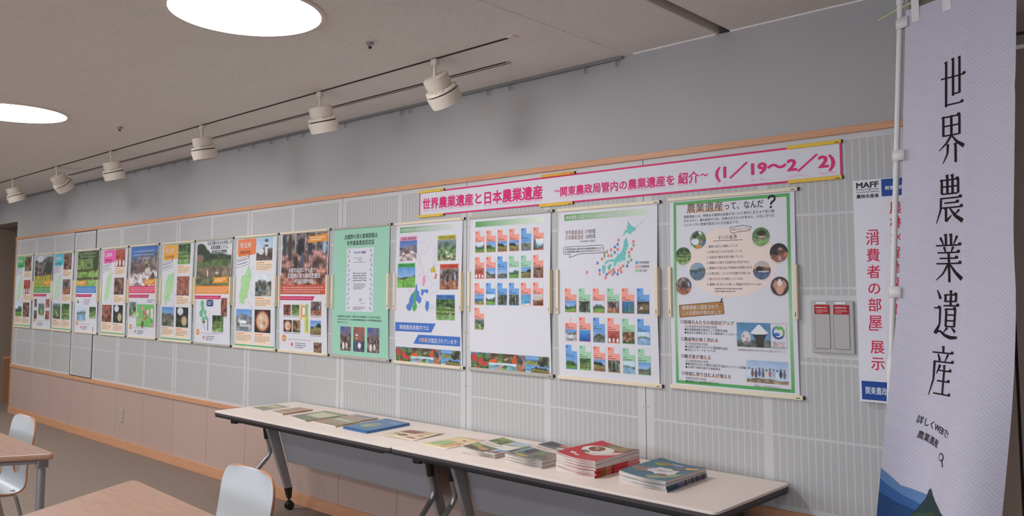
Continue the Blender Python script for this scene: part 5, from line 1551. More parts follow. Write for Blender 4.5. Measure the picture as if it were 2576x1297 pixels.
# printed mountain landscape at the foot of the flag
p.poly([(0.0, 1.580), (0.03, 1.605), (0.06, 1.632), (0.11, 1.640), (0.16, 1.645), (0.20, 1.67), (0.20, 1.80), (0.0, 1.80)], rgb(110, 146, 196), 2)
p.poly([(0.0, 1.615), (0.03, 1.640), (0.07, 1.665), (0.12, 1.680), (0.20, 1.70), (0.20, 1.80), (0.0, 1.80)], rgb(70, 110, 170), 3)
p.poly([(0.0, 1.66), (0.05, 1.69), (0.12, 1.71), (0.2, 1.73), (0.2, 1.80), (0.0, 1.80)], rgb(52, 84, 132), 4)
p.poly([(0.148, 1.655), (0.160, 1.625), (0.170, 1.618), (0.180, 1.635), (0.20, 1.652), (0.24, 1.672), (0.28, 1.690), (0.33, 1.715), (0.42, 1.76), (0.42, 1.80), (0.06, 1.80), (0.10, 1.72)], rgb(60, 78, 80), 5)
p.poly([(0.08, 1.735), (0.13, 1.710), (0.20, 1.690), (0.26, 1.705), (0.32, 1.725), (0.37, 1.755), (0.42, 1.785), (0.42, 1.80), (0.04, 1.80)], rgb(74, 92, 74), 6)
t = thing('nobori_flag', 'tall pale lavender flag with large black vertical characters on a white pole', 'flag', (pole_x(0), FY, 0))
off = Vector(t.location)
p.build('flag_cloth', lambda u, v, L: tuple(Vector(flag_pt(u, v, L)) - off), M['cloth'], t, True)
q = MB()
A, B_ = Vector((0, 0, 0.02)), Vector((pole_x(1.20), FY, 1.20)) - off
q.tube([A, B_], 0.0118, 16)
C_ = Vector((pole_x(2.50), FY, 2.50)) - off
q.tube([B_, C_], 0.0098, 16)
pole = obj('pole', q, M['white_pl'], t, True)
ax = (C_ - B_).normalized()
q = MB(); q.tube([B_ - ax * 0.035, B_ - ax * 0.03, B_ + ax * 0.03, B_ + ax * 0.035], [0.0130, 0.0148, 0.0148, 0.0130], 16); obj('joint_collar', q, M['white_pl'], pole, True)
q = MB()
e0 = Vector((pole_x(2.47), FY, 2.475)) - off
q.tube([e0 - ax * 0.03, e0 + ax * 0.0, e0 + ax * 0.002, e0 + ax * 0.05], [0.0112, 0.0112, 0.0135, 0.0135], 16)
obj('pole_cap', q, M['white_pl'], pole, True)
q = MB()
d_ = Vector((math.cos(math.radians(26)), -math.sin(math.radians(26)), 0))
rz_ = Vector((pole_x(2.462), FY, 2.462)) - off
q.tube([rz_ - d_ * 0.10 + Vector((0, 0, -0.012)), rz_ - d_ * 0.02, rz_ + d_ * 0.15 + Vector((0, 0, 0.012)), rz_ + d_ * 0.44 + Vector((0, 0, 0.02))], 0.0045, 10)
obj('cross_rod', q, M['greenrod'], t, True)
for zz in (2.405, 1.941, 1.467, 1.011):
    q = MB()
    h_ = 0.019
    c_ = Vector((pole_x(zz), FY, zz)) - off
    pts = []
    for k in range(13):
        a = PI * 0.5 + PI * k / 12
        pts.append(c_ + d_ * (0.0135 * math.cos(a)) + Vector((d_.y, -d_.x, 0)) * (-0.0135 * math.sin(a)))
    fr = [c_ + d_ * 0.042 + Vector((d_.y, -d_.x, 0)) * 0.010] + pts[::-1] + [c_ + d_ * 0.042 + Vector((d_.y, -d_.x, 0)) * -0.002]
    n = len(fr)
    q.add([v + Vector((0, 0, -h_)) for v in fr] + [v + Vector((0, 0, h_)) for v in fr], [(i, i + 1, n + i + 1, n + i) for i in range(n - 1)])
    o = obj('cloth_loop', q, M['white_pl'], t, True)
    md = o.modifiers.new('thick', 'SOLIDIFY'); md.thickness = 0.0015
for k, us in enumerate((0.028, 0.165)):
    q = MB()
    P0 = flag_xyz(us, 0.03) - off; P1 = flag_xyz(us + 0.034, 0.03) - off
    q.add([P0 + Vector((0, -0.003, -0.02)), P1 + Vector((0, -0.003, -0.02)), P1 + Vector((0, -0.003, 0.062)), P0 + Vector((0, -0.003, 0.062))], [(0, 1, 2, 3)])
    o = obj('rod_loop', q, M['white_pl'], t); md = o.modifiers.new('thick', 'SOLIDIFY'); md.thickness = 0.0015
q = MB(); q.lathe([(0.17, 0.0), (0.19, 0.01), (0.19, 0.05), (0.15, 0.07), (0.03, 0.08), (0.02, 0.12)], 32); obj('base', q, M['white_pl'], t, True)

# ---------------------------------------------------------------- folding tables
def folding_table(x0, label):
    t = thing('folding_table', label, 'table', (x0, -0.32, 0))
    L_, Dp = 1.797, 0.30
    top = MB()
    top.prism(rrect(0.0, -Dp, L_, Dp, 0.022), 0.684, 0.6985)
    obj('tabletop', top, M['laminate'], t, bevel=0.002)
    e = MB()
    o1 = rrect(-0.001, -Dp - 0.001, L_ + 0.001, Dp + 0.001, 0.023)
    e.prism(o1, 0.672, 0.690)
    obj('edge_band', e, M['dgrey'], t, bevel=0.003)
    u_ = MB(); u_.prism(rrect(0.002, -Dp + 0.002, L_ - 0.002, Dp - 0.002, 0.02), 0.662, 0.6725); obj('underside', u_, M['blk'], t)
    rail = MB(); rail.box(0.20, -0.225, 0.632, L_ - 0.16, -0.185, 0.662); rail.box(0.14, 0.04, 0.628, L_ - 0.14, 0.075, 0.662)
    obj('under_frame', rail, M['blk'], t, bevel=0.003)
    rl = MB(); rl.tube([(0.21, -0.232, 0.650), (L_ - 0.17, -0.232, 0.650)], 0.006, 10); obj('front_rail_highlight', rl, M['steelgrey'], t, True)  # pale tube modelled in place of the highlight along the black front rail
    lev = MB(); lev.tube([(0.10, -0.212, 0.632), (0.16, -0.207, 0.634), (0.24, -0.203, 0.642)], 0.010, 10); lev.tube([(0.085, -0.214, 0.630), (0.13, -0.208, 0.632)], 0.015, 10); obj('fold_lever', lev, M['blk'], t, True)
    pan = MB()
    # modesty panel lies in the plane of the sloping posts
    a, b_ = Vector((0, 0.085, 0.575)), Vector((0, 0.160, 0.335))
    nrm = Vector((0, (a - b_).z, -(a - b_).y)).normalized()
    for (xa, xb, A_, B2, th) in ((0.150, L_ - 0.150, a, b_, 0.012),):
        vs_ = []
        for nn in (-1, 1):
            for xx, q in ((xa, A_), (xb, A_), (xb, B2), (xa, B2)): vs_.append(Vector((xx, q.y, q.z)) + nrm * nn * th / 2)
        pan.add(vs_, [(3, 2, 1, 0), (4, 5, 6, 7), (0, 1, 5, 4), (1, 2, 6, 5), (2, 3, 7, 6), (3, 0, 4, 7)])
    pn = obj('modesty_panel', pan, M['panelgrey'], t)
    for q, rr2 in ((a, 0.008), (b_, 0.007)):
        h_ = MB(); h_.tube([(0.150, q.y - 0.004, q.z), (L_ - 0.150, q.y - 0.004, q.z)], rr2, 8); obj('panel_rim', h_, M['steelgrey'], pn, True)
    for xx, spl in ((0.112, -0.05), (L_ - 0.112, 0.0)):
        s_ = 1 if xx < 1 else -1
        lg = MB()
        yt, zt, yb, zb = 0.025, 0.645, 0.190, 0.145
        w_ = 0.042
        for (xa, xb) in ((xx - 0.015, xx + 0.015),):
            vs_ = []
            for xq in (xa, xb): vs_ += [(xq, yt - w_, zt), (xq, yt + w_, zt), (xq, yb + w_ * 0.64, zb), (xq, yb - w_ * 0.64, zb)]
            lg.add(vs_, [(0, 1, 2, 3), (7, 6, 5, 4), (0, 4, 5, 1), (1, 5, 6, 2), (2, 6, 7, 3), (3, 7, 4, 0)])
        leg = obj('leg', lg, M['steelgrey'], t, bevel=0.006)
        tip = MB()
        vs_ = []
        for xq in (xx - 0.015, xx + 0.015): vs_ += [(xq, yb - 0.025, zb + 0.002), (xq, yb + 0.025, zb + 0.002), (xq, yb + 0.020, 0.075), (xq, yb - 0.002, 0.075)]
        tip.add(vs_, [(0, 1, 2, 3), (7, 6, 5, 4), (0, 4, 5, 1), (1, 5, 6, 2), (2, 6, 7, 3), (3, 7, 4, 0)])
        tip.tube([(xx, yb + 0.008, 0.08), (xx, yb + 0.008, 0.05)], 0.008, 10)
        obj('leg_tip', tip, M['blk'], leg, bevel=0.002)
        ft = MB()
        so = -s_ * 0.031
        ft.tube(bez([(xx + so, 0.040, 0.50), (xx + so, 0.066, 0.42), (xx + so + spl * 0.1, 0.056, 0.370), (xx + so + spl * 0.25, 0.010, 0.318), (xx + so + spl, -0.195, 0.100)], 7), 0.0145, 14)
        foot = obj('leg', ft, M['silver'], t, True)
        sk = MB(); sk.tube([(xx + so, 0.018, 0.64), (xx + so, 0.044, 0.49)], 0.021, 12); obj('leg_socket', sk, M['blk'], foot, True)
        tp = MB(); tp.tube([(xx + so + spl * 0.97, -0.188, 0.108), (xx + so + spl * 1.03, -0.206, 0.082)], 0.018, 12); tp.tube([(xx + so + spl * 1.02, -0.206, 0.09), (xx + so + spl * 1.02, -0.206, 0.05)], 0.008, 10); obj('leg_tip', tp, M['blk'], foot, True)
        for nm, par, cx_, cy_ in (('caster', leg, xx, yb + 0.012), ('caster', foot, xx + so + spl * 1.02, -0.212)):
            wl = MB()
            Rm = Matrix.Translation((cx_, cy_, 0.0285)) @ Matrix.Rotation(PI / 2, 4, 'Y')
            for zo in (-0.012, 0.012): wl.lathe([(0.020, zo - 0.0085), (0.0275, zo - 0.006), (0.0285, zo), (0.0275, zo + 0.006), (0.020, zo + 0.0085)], 24, Rm)
            wl.lathe([(0.012, -0.012), (0.012, 0.012)], 12, Rm)
            wl.box(cx_ - 0.010, cy_ - 0.016, 0.045, cx_ + 0.010, cy_ + 0.012, 0.060)
            obj(nm, wl, M['blk'], par, True)
    return t


folding_table(-5.0615, 'beige folding table on casters carrying the thin books, farther of the pair')
folding_table(-3.2635, 'beige folding table on casters carrying the magazine stacks, nearer of the pair')
TZ = 0.6987


# ---------------------------------------------------------------- books and papers on the tables
def quadmap(c0, c1, c2, c3, z, warp=None, off=(0, 0, 0)):
    """sheet (a, b) in 0..1 -> table; c0 far-left, c1 far-right, c2 near-right, c3 near-left (x, y)"""
    def fn(u, v, L):
        a, b_ = u, v
        x = (c0[0] * (1 - a) + c1[0] * a) * (1 - b_) + (c3[0] * (1 - a) + c2[0] * a) * b_
        y = (c0[1] * (1 - a) + c1[1] * a) * (1 - b_) + (c3[1] * (1 - a) + c2[1] * a) * b_
        return (x - off[0], y - off[1], z + (warp(a, b_) if warp else 0) + L * 0.00025 - off[2])
    return fn


def cover(base, draw, nx=12, ny=12):
    pr = Print(1, 1, base)
    pr.v, pr.c, pr.f = [], [], []
    pr.rect(0, 0, 1, 1, base, 0, nx=nx, ny=ny)
    if draw: draw(pr)
    return pr


def book(name, label, cat, corners, thick, base, draw, pagec='pages', spine=None, group=None, warp=None, zb=TZ, hard=False):
    """corners = far-left, far-right, near-right, near-left"""
    cx_ = sum(c[0] for c in corners) / 4; cy_ = sum(c[1] for c in corners) / 4
    t = thing(name, label, cat, (cx_, cy_, zb), 0, group)
    off = (cx_, cy_, zb)
    n = 10
    ins = 0.0025 if hard else 0.0006

    def body(z0, z1, ins_, nm, mt):
        b2 = MB()
        fn0 = quadmap(*corners, zb, None, off)
        wv = warp or (lambda a, b_: 0)
        rows = []
        for zz, top in ((z0, False), (z1, True)):
            for j in range(n + 1):
                for i in range(n + 1):
                    a = ins_ + (1 - 2 * ins_) * i / n; c = ins_ + (1 - 2 * ins_) * j / n
                    x, y, _ = fn0(a, c, 0)
                    rows.append((x, y, zz + (wv(i / n, j / n) * (zz / thick if thick else 0))))
        N = (n + 1) * (n + 1)
        fs = []
        for j in range(n):
            for i in range(n):
                q = j * (n + 1) + i
                fs.append((q, q + 1, q + n + 2, q + n + 1)); fs.append((N + q, N + q + n + 1, N + q + n + 2, N + q + 1))
        ring = [i for i in range(n + 1)] + [j * (n + 1) + n for j in range(1, n + 1)] + [n * (n + 1) + i for i in range(n - 1, -1, -1)] + [j * (n + 1) for j in range(n - 1, 0, -1)]
        for a, c in zip(ring, ring[1:] + ring[:1]): fs.append((a, c, N + c, N + a))
        b2.add(rows, fs)
        return obj(nm, b2, mt, t, True)

    pg = body(0.0003, max(0.0012, thick - 0.0005), 0.012 if hard else 0.002, 'page_block', M[pagec])
    pr = cover(base, draw)
    wf = (lambda a, c: warp(a, c)) if warp else None
    pr.build('cover', quadmap(*corners, zb + thick, wf, off), M['gloss'], t, True)
    if spine is not None:
        sp = Print(1, 1, spine[0])
        sp.v, sp.c, sp.f = [], [], []
        sp.rect(0, 0, 1, 1, spine[0], 0, nx=8, ny=1)
        for (a0, a1, c_) in spine[1]: sp.rect(a0, 0, a1, 1, c_, 1, nx=1, ny=1)
        p0, p1 = corners[1], corners[2]   # right-hand edge
        dx, dy = p1[0] - p0[0], p1[1] - p0[1]; l = math.hypot(dx, dy); nxn, nyn = -dy / l, dx / l
        wz = warp or (lambda a, c: 0)
        sp.build('spine', lambda u, v, L: (p0[0] + dx * (1 - u) + nxn * (0.0004 + L * 0.0002) - cx_, p0[1] + dy * (1 - u) + nyn * (0.0004 + L * 0.0002) - cy_, (thick + wz(1, 1 - u)) * (1 - v)), M['gloss'], t)
    if hard:
        bk = MB()
        fn0 = quadmap(*corners, 0, None, (cx_, cy_, 0))
        P4_ = [fn0(*q, 0)[:2] for q in ((0, 0), (1, 0), (1, 1), (0, 1))]
        bk.prism(P4_, 0.0, 0.0022); bk.prism(P4_, thick - 0.0026, thick - 0.0004)
        q = [fn0(*c, 0)[:2] for c in ((0.965, 0), (1, 0), (1, 1), (0.965, 1))]
        bk.prism(q, 0.0, thick - 0.0004)
        q = [fn0(*c, 0)[:2] for c in ((0, 0.97), (1, 0.97), (1, 1), (0, 1))]
        bk.prism(q, 0.0, thick - 0.0004)
        hc = mat('blue_book_board', base, 0.4)
        obj('hard_case', bk, hc, t)
    return t


def rect4(cx_, cy_, w_, d_, rot=0.0):
    out = []
    for sx, sy in ((-1, 1), (1, 1), (1, -1), (-1, -1)):
        x, y = sx * w_ / 2, sy * d_ / 2
        out.append((cx_ + x * math.cos(rot) - y * math.sin(rot), cy_ + x * math.sin(rot) + y * math.cos(rot)))
    return out


def d1(pr):
    pr.rect(0.04, 0.06, 0.96, 0.5, rgb(150, 146, 120), 1); pr.rect(0.1, 0.2, 0.9, 0.44, rgb(212, 204, 170), 2); pr.rect(0.04, 0.55, 0.96, 0.95, rgb(156, 152, 118), 1); pr.rect(0.5, 0.04, 0.95, 0.12, rgb(176, 176, 190), 2)


def d2(pr):
    pr.rect(0.05, 0.05, 0.95, 0.95, rgb(206, 178, 156), 1); pr.rect(0.1, 0.1, 0.8, 0.4, rgb(190, 150, 128), 2); pr.greek(0.1, 0.5, 0.8, 0.8, 3, rgb(150, 116, 98), 3)


def d3(pr):
    pr.rect(0.0, 0.0, 1, 0.36, rgb(150, 158, 124), 1); pr.rect(0.16, 0.18, 0.9, 0.66, rgb(214, 208, 184), 2); pr.rect(0.0, 0.68, 1, 1, rgb(134, 138, 112), 1); pr.rect(0.0, 0.4, 0.12, 1, rgb(126, 122, 122), 2)


def d4(pr):
    pr.rect(0, 0, 1, 0.5, rgb(158, 160, 124), 1); pr.rect(0.1, 0.16, 0.9, 0.34, rgb(214, 206, 190), 2); pr.rect(0, 0.5, 1, 1, rgb(184, 146, 130), 1); pr.rect(0.5, 0.72, 1, 1, rgb(158, 150, 112), 2)


def d5(pr):
    pr.rect(0.0, 0.0, 1, 0.55, rgb(176, 168, 170), 1); pr.rect(0.2, 0.1, 0.8, 0.4, rgb(150, 150, 156), 2); pr.rect(0, 0.55, 1, 1, rgb(186, 160, 144), 1)


def d6(pr):
    pr.rect(0.03, 0.03, 0.97, 0.97, rgb(92, 132, 172), 1)
    pr.circle(0.42, 0.6, 0.24, rgb(146, 164, 140), 2, 20, ry=0.22); pr.circle(0.36, 0.66, 0.12, rgb(176, 178, 140), 3, 16, ry=0.1); pr.rect(0.5, 0.15, 0.9, 0.28, rgb(120, 156, 190), 2)


def d7(pr):
    pr.rect(0.06, 0.05, 0.94, 0.95, rgb(240, 216, 182), 1); pr.rect(0.1, 0.08, 0.55, 0.42, rgb(150, 96, 86), 2); pr.circle(0.42, 0.68, 0.12, rgb(104, 98, 70), 2, 16, ry=0.09); pr.circle(0.2, 0.62, 0.06, rgb(150, 150, 90), 3); pr.circle(0.8, 0.55, 0.08, rgb(204, 130, 110), 2, 12, ry=0.05); pr.circle(0.75, 0.8, 0.12, rgb(186, 120, 100), 2, 12, ry=0.06); pr.greek(0.6, 0.1, 0.9, 0.4, 4, rgb(206, 150, 120), 6)


def d8(pr):
    pr.rect(0.07, 0.06, 0.93, 0.94, rgb(240, 210, 158), 1); pr.poly([(0.12, 0.55), (0.3, 0.42), (0.58, 0.45), (0.6, 0.75), (0.36, 0.86), (0.16, 0.8)], rgb(166, 196, 130), 2); pr.circle(0.6, 0.3, 0.06, rgb(96, 96, 76), 3, 12, ry=0.03); pr.line([(0.5, 0.1), (0.95, 0.14)], 0.02, rgb(226, 120, 110), 2); pr.circle(0.85, 0.6, 0.05, rgb(232, 110, 70), 3); pr.greek(0.62, 0.45, 0.9, 0.9, 6, rgb(220, 150, 120), 8)


CR = rgb(232, 226, 220)
book('brochure', 'pale olive brochure at the far left end of the farther folding table', 'brochure', [(-5.022, -0.190), (-4.850, -0.190), (-4.822, -0.418), (-5.004, -0.390)], 0.003, CR, d1)
book('book', 'thin brown paperback beside the olive brochure, second from the left', 'book', [(-4.757, -0.176), (-4.594, -0.184), (-4.566, -0.420), (-4.734, -0.404)], 0.007, rgb(196, 162, 138), d2, spine=(rgb(160, 112, 84), ((0.55, 0.8, rgb(120, 84, 70)),)))
book('book', 'grey-green magazine with cream title panel between brown and reddish books', 'book', [(-4.495, -0.152), (-4.247, -0.160), (-4.232, -0.470), (-4.470, -0.424)], 0.006, rgb(170, 168, 140), d3, spine=(rgb(150, 140, 112), ()))
book('book', 'grey-mauve thin book pushed back behind the reddish one', 'book', [(-4.215, -0.118), (-3.995, -0.122), (-3.985, -0.262), (-4.215, -0.245)], 0.008, rgb(180, 168, 162), d5, spine=(rgb(150, 124, 110), ()))
book('book', 'green and reddish-brown book in front of the mauve one, left of the blue book', 'book', [(-4.19, -0.255), (-3.966, -0.278), (-3.938, -0.470), (-4.190, -0.462)], 0.009, rgb(166, 156, 128), d4, spine=(rgb(168, 158, 128), ((0.3, 0.7, rgb(150, 136, 108)),)))
book('book', 'bright blue hardcover book lying on the farther folding table', 'book', [(-3.922, -0.116), (-3.684, -0.138), (-3.640, -0.472), (-3.872, -0.466)], 0.013, rgb(52, 112, 176), d6, hard=True)


def leaflet(label, corners, base, draw, warp):
    cx_ = sum(c[0] for c in corners) / 4; cy_ = sum(c[1] for c in corners) / 4
    pr = cover(base, draw, 16, 16)
    o = pr.build('leaflet', quadmap(*corners, TZ + 0.0012, warp, (cx_, cy_, TZ)), M['gloss'], None, True)
    o.location = (cx_, cy_, TZ)
    md = o.modifiers.new('thick', 'SOLIDIFY'); md.thickness = 0.0008; md.offset = -1
    tag(o, label, 'leaflet')


leaflet('pale leaflet with a dark red picture, right of the blue book', [(-3.582, -0.232), (-3.326, -0.192), (-3.290, -0.450), (-3.577, -0.449)], rgb(242, 224, 208), d7, lambda a, b_: 0.008 * max(0, a - 0.75) * 4 * (1 - b_) + 0.003 * math.sin(PI * a) * b_)
leaflet('cream leaflet with a green map, just across the table joint', [(-3.206, -0.190), (-3.012, -0.178), (-3.004, -0.488), (-3.228, -0.478)], rgb(244, 228, 208), d8, lambda a, b_: 0.006 * max(0, a - 0.8) * 5 * (1 - b_))


# stacked magazines: each copy its own object
def sagw(h):
    # covers curl up at the left and back corners, sag in the middle
    return lambda a, b_: h * ((1 - a) ** 2 * 1.0 - 0.25 * math.sin(PI * a))


def stack(name, n, thick, cen, w_, d_, rot, base, draws, topl, lowl, grp, cat='magazine', curl=0.012, spine_at=None, pagec='pages', zig=0.002, seed=1):
    r = random.Random(seed)
    first = None
    z = TZ
    for k in range(n):
        top = k == n - 1
        f_ = k / max(1, n - 1)
        hw = curl * f_
        crn = rect4(0, 0, w_, d_, 0)
        if top or first is None or spine_at is not None and k in spine_at[:2]:
            sp = None
            if spine_at and k >= spine_at[0] and k < spine_at[1]: sp = spine_at[2]
            o = book(name, topl if top else lowl, cat, crn, thick, base, draws if (top or True) else None, pagec, sp, grp, (lambda hw_: sagw(hw_))(curl))
            if not top and first is None: first = o
            if spine_at is not None and k in spine_at[:2] and not top: first = o
        else:
            o = copy_tree(first)
        o.location = (cen[0] + r.uniform(-zig, zig), cen[1] + r.uniform(-zig, zig), z)
        o.rotation_euler = (0, 0, rot + r.uniform(-0.012, 0.012))
        o['label'] = topl if top else lowl
        z += thick + 0.0001


def dA(pr):
    pr.photo(0.02, 0.02, 0.42, 0.40, ((0.45, 0.55, 0.3), (0.5, 0.55, 0.35)), [(0.4, 0.1, 5, 1, (0.4, 0.46, 0.25), 0.6)], [(0.3, 0.3, 0.2, 0.2, (0.6, 0.64, 0.3))], seed=201, n=16, L=2)
    pr.photo(0.42, 0.02, 0.98, 0.34, ((0.6, 0.7, 0.85), (0.85, 0.85, 0.85)), [(0.6, 0.05, 4, 1, (0.7, 0.72, 0.6), 0.3)], [], seed=202, n=14, L=2)
    pr.photo(0.02, 0.62, 0.62, 0.98, ((0.4, 0.46, 0.25), (0.45, 0.42, 0.3)), [(0.5, 0.1, 5, 1, (0.45, 0.36, 0.28), 0.6)], [(0.6, 0.5, 0.25, 0.15, (0.88, 0.6, 0.4)), (0.2, 0.3, 0.2, 0.25, (0.62, 0.66, 0.35))], seed=203, n=16, L=2)
    pr.photo(0.64, 0.66, 0.98, 0.94, ((0.45, 0.62, 0.8), (0.6, 0.7, 0.8)), [(0.5, 0.1, 5, 1, (0.7, 0.4, 0.35), 0.6)], [], seed=204, n=12, L=2)
    pr.greek(0.1, 0.46, 0.6, 0.58, 2, rgb(206, 150, 140), 7)


def dB(pr):
    pr.photo(0.0, 0.02, 1.0, 0.34, ((0.55, 0.42, 0.4), (0.4, 0.36, 0.4)), [(0.4, 0.08, 5, 1, (0.36, 0.34, 0.36), 0.6)], [(0.2, 0.3, 0.18, 0.3, (0.2, 0.18, 0.2)), (0.5, 0.2, 0.2, 0.15, (0.86, 0.46, 0.34)), (0.6, 0.7, 0.2, 0.2, (0.85, 0.8, 0.78))], seed=211, n=20, L=2)
    pr.photo(0.0, 0.52, 1.0, 1.0, ((0.4, 0.44, 0.3), (0.42, 0.42, 0.35)), [(0.35, 0.08, 5, 1, (0.4, 0.38, 0.34), 0.6)], [(0.12, 0.4, 0.05, 0.5, (0.5, 0.62, 0.62)), (0.3, 0.35, 0.14, 0.3, (0.24, 0.22, 0.26)), (0.5, 0.3, 0.14, 0.2, (0.44, 0.5, 0.26)), (0.35, 0.85, 0.2, 0.1, (0.72, 0.66, 0.36)), (0.85, 0.3, 0.12, 0.2, (0.6, 0.4, 0.35))], seed=212, n=24, L=2)
    pr.greek(0.1, 0.38, 0.7, 0.48, 2, rgb(190, 150, 140), 9)


RDM = rgb(206, 30, 44)


def dR(pr):
    pr.photo(0.30, 0.0, 0.98, 0.30, ((0.55, 0.42, 0.3), (0.5, 0.45, 0.3)), [(0.3, 0.1, 5, 1, (0.48, 0.44, 0.26), 0.6)], [(0.6, 0.2, 0.2, 0.3, (0.7, 0.46, 0.3))], seed=221, n=18, L=2)
    pr.circle(0.42, 0.45, 0.33, rgb(244, 236, 226), 3, 28, ry=0.24)
    pr.circle(0.34, 0.40, 0.16, rgb(140, 66, 40), 4, 22, ry=0.14); pr.circle(0.30, 0.36, 0.05, rgb(220, 190, 160), 5, 12, ry=0.03); pr.circle(0.37, 0.44, 0.04, rgb(214, 160, 110), 5, 12, ry=0.03)
    pr.circle(0.30, 0.62, 0.1, rgb(130, 110, 90), 4, 16, ry=0.05)
    pr.poly([(0.5, 0.5), (0.98, 0.34), (0.98, 0.52), (0.6, 0.72), (0.4, 0.7)], rgb(240, 226, 216), 3)
    pr.line([(0.48, 0.66), (0.95, 0.46)], 0.02, rgb(200, 60, 60), 4)
    pr.circle(0.22, 0.82, 0.07, rgb(244, 230, 224), 3, 10, ry=0.04); pr.circle(0.36, 0.86, 0.06, rgb(244, 230, 224), 3, 10, ry=0.03)


TL = rgb(66, 112, 130)


def dT(pr):
    pr.circle(0.50, 0.16, 0.16, rgb(150, 150, 180), 2, 16, ry=0.06); pr.circle(0.66, 0.30, 0.14, rgb(120, 112, 96), 2, 16, ry=0.05); pr.circle(0.24, 0.28, 0.12, rgb(138, 150, 76), 2, 16, ry=0.08); pr.circle(0.32, 0.20, 0.12, rgb(166, 126, 90), 3, 14, ry=0.05)
    pr.circle(0.16, 0.68, 0.16, rgb(150, 116, 112), 2, 18, ry=0.1); pr.circle(0.26, 0.56, 0.12, rgb(120, 106, 130), 3, 14, ry=0.05)
    q = []
    r = random.Random(3)
    for k in range(26):
        a = 2 * PI * k / 26; rad = 1 + r.uniform(-0.25, 0.2)
        q.append((0.56 + 0.30 * rad * math.cos(a), 0.56 + 0.17 * rad * math.sin(a)))
    pr.poly(q, rgb(234, 224, 224), 3)
    pr.greek(0.40, 0.48, 0.70, 0.60, 2, rgb(120, 130, 160), 5, 4)
    pr.circle(0.68, 0.72, 0.09, rgb(150, 92, 92), 4, 16, ry=0.05)
    pr.poly([(0.70, 0.18), (0.98, 0.12), (0.98, 0.24), (0.8, 0.3)], rgb(228, 170, 90), 2)
    pr.poly([(0.45, 0.88), (0.98, 0.5), (0.98, 0.75), (0.62, 0.98)], rgb(150, 160, 124), 2)


stack('pamphlet', 9, 0.0022, (-2.784, -0.335), 0.220, 0.305, 0.03, rgb(240, 232, 224), dA, 'top pamphlet of the low curling stack, cream with small nature photos', 'cream pamphlet inside the low curling stack right of the leaflets', 'pamphlets in the low curling stack', 'pamphlet', 0.013, seed=2)
stack('magazine', 11, 0.0032, (-2.483, -0.330), 0.215, 0.345, 0.02, rgb(236, 222, 210), dB, 'top magazine of the second stack, cream cover with dark landscape photos', 'cream magazine inside the second stack, left of the red magazines', 'magazines in the cream stack', 'magazine', 0.012, seed=3)
spR = (RDM, ((0.10, 0.22, rgb(150, 84, 44)), (0.24, 0.27, rgb(196, 150, 100)), (0.30, 0.33, rgb(196, 150, 100)), (0.36, 0.40, rgb(120, 30, 30)), (0.72, 1.0, rgb(214, 130, 130))))
stack('magazine', 12, 0.0058, (-2.198, -0.322), 0.205, 0.335, 0.02, RDM, dR, 'top red-covered magazine with a big white oval picture, nearest copy on the red stack', 'red magazine inside the red stack between cream and teal magazines', 'magazines in the red stack', 'magazine', 0.015, (0, 6, spR), 'pages', 0.002, 4)
spT = (rgb(42, 84, 100), ((0.28, 0.44, rgb(130, 120, 156)), (0.45, 0.48, rgb(110, 60, 50)), (0.5, 0.52, rgb(206, 196, 186)), (0.56, 0.58, rgb(206, 196, 186)), (0.62, 0.66, rgb(110, 76, 64)), (0.68, 0.70, rgb(206, 196, 186)), (0.78, 0.86, rgb(130, 120, 150)), (0.86, 0.92, rgb(104, 66, 60)), (0.94, 0.97, rgb(150, 120, 110))))
stack('magazine', 10, 0.0042, (-1.862, -0.332), 0.215, 0.325, 0.03, TL, dT, 'top teal-covered magazine with a white splash shape, at the flag-end of the table', 'teal magazine inside the teal stack nearest the flag', 'magazines in the teal stack', 'magazine', 0.013, (0, 5, spT), 'pages', 0.002, 5)


# ---------------------------------------------------------------- wooden trapezoid tables
def trap_table(corners, legs, label):
    cx_ = sum(c[0] for c in corners) / 4; cy_ = sum(c[1] for c in corners) / 4
    t = thing('wooden_table', label, 'table', (cx_, cy_, 0))
    loc = [(c[0] - cx_, c[1] - cy_) for c in corners]
    q = MB(); q.prism(round_poly(loc, 0.05), 0.678, 0.700); obj('tabletop', q, M['tablewood'], t, bevel=0.004)
    e = MB(); e.prism(round_poly([(x * 1.0005, y * 1.0005) for x, y in loc], 0.05), 0.674, 0.693); obj('edge_band', e, M['tableedge'], t, bevel=0.004)
    L2 = [(x - cx_, y - cy_) for x, y in legs]
    fr = MB()
    for a, b_ in zip(L2, L2[1:] + L2[:1]): fr.tube([(*a, 0.660), (*b_, 0.660)], 0.014, 4)
    obj('under_frame', fr, M['steelgrey'], t)
    for (x, y) in L2:
        l = MB(); l.tube([(x, y, 0.006), (x, y, 0.674)], 0.019, 18); lg = obj('leg', l, M['silver'], t, True)
        k = MB(); k.box(x - 0.024, y - 0.024, 0.628, x + 0.024, y + 0.024, 0.673); obj('corner_block', k, M['chrome'], lg, bevel=0.004)
        f_ = MB(); f_.lathe([(0.021, 0.0), (0.021, 0.012), (0.016, 0.016)], 16, Matrix.Translation((x, y, 0))); obj('foot', f_, M['blk'], lg, True)


trap_table([(-5.82, -1.812), (-4.285, -1.814), (-4.655, -2.45), (-5.45, -2.45)], [(-5.70, -1.865), (-4.365, -1.850), (-4.69, -2.39), (-5.40, -2.39)], 'wooden table further back, its rounded corner hiding part of a white chair')
trap_table([(-3.480, -1.786), (-1.94, -1.866), (-2.34, -2.50), (-3.10, -2.48)], [(-3.33, -1.88), (-2.12, -1.93), (-2.40, -2.42), (-3.06, -2.40)], 'wooden table in the foreground, its top cut by the bottom edge')


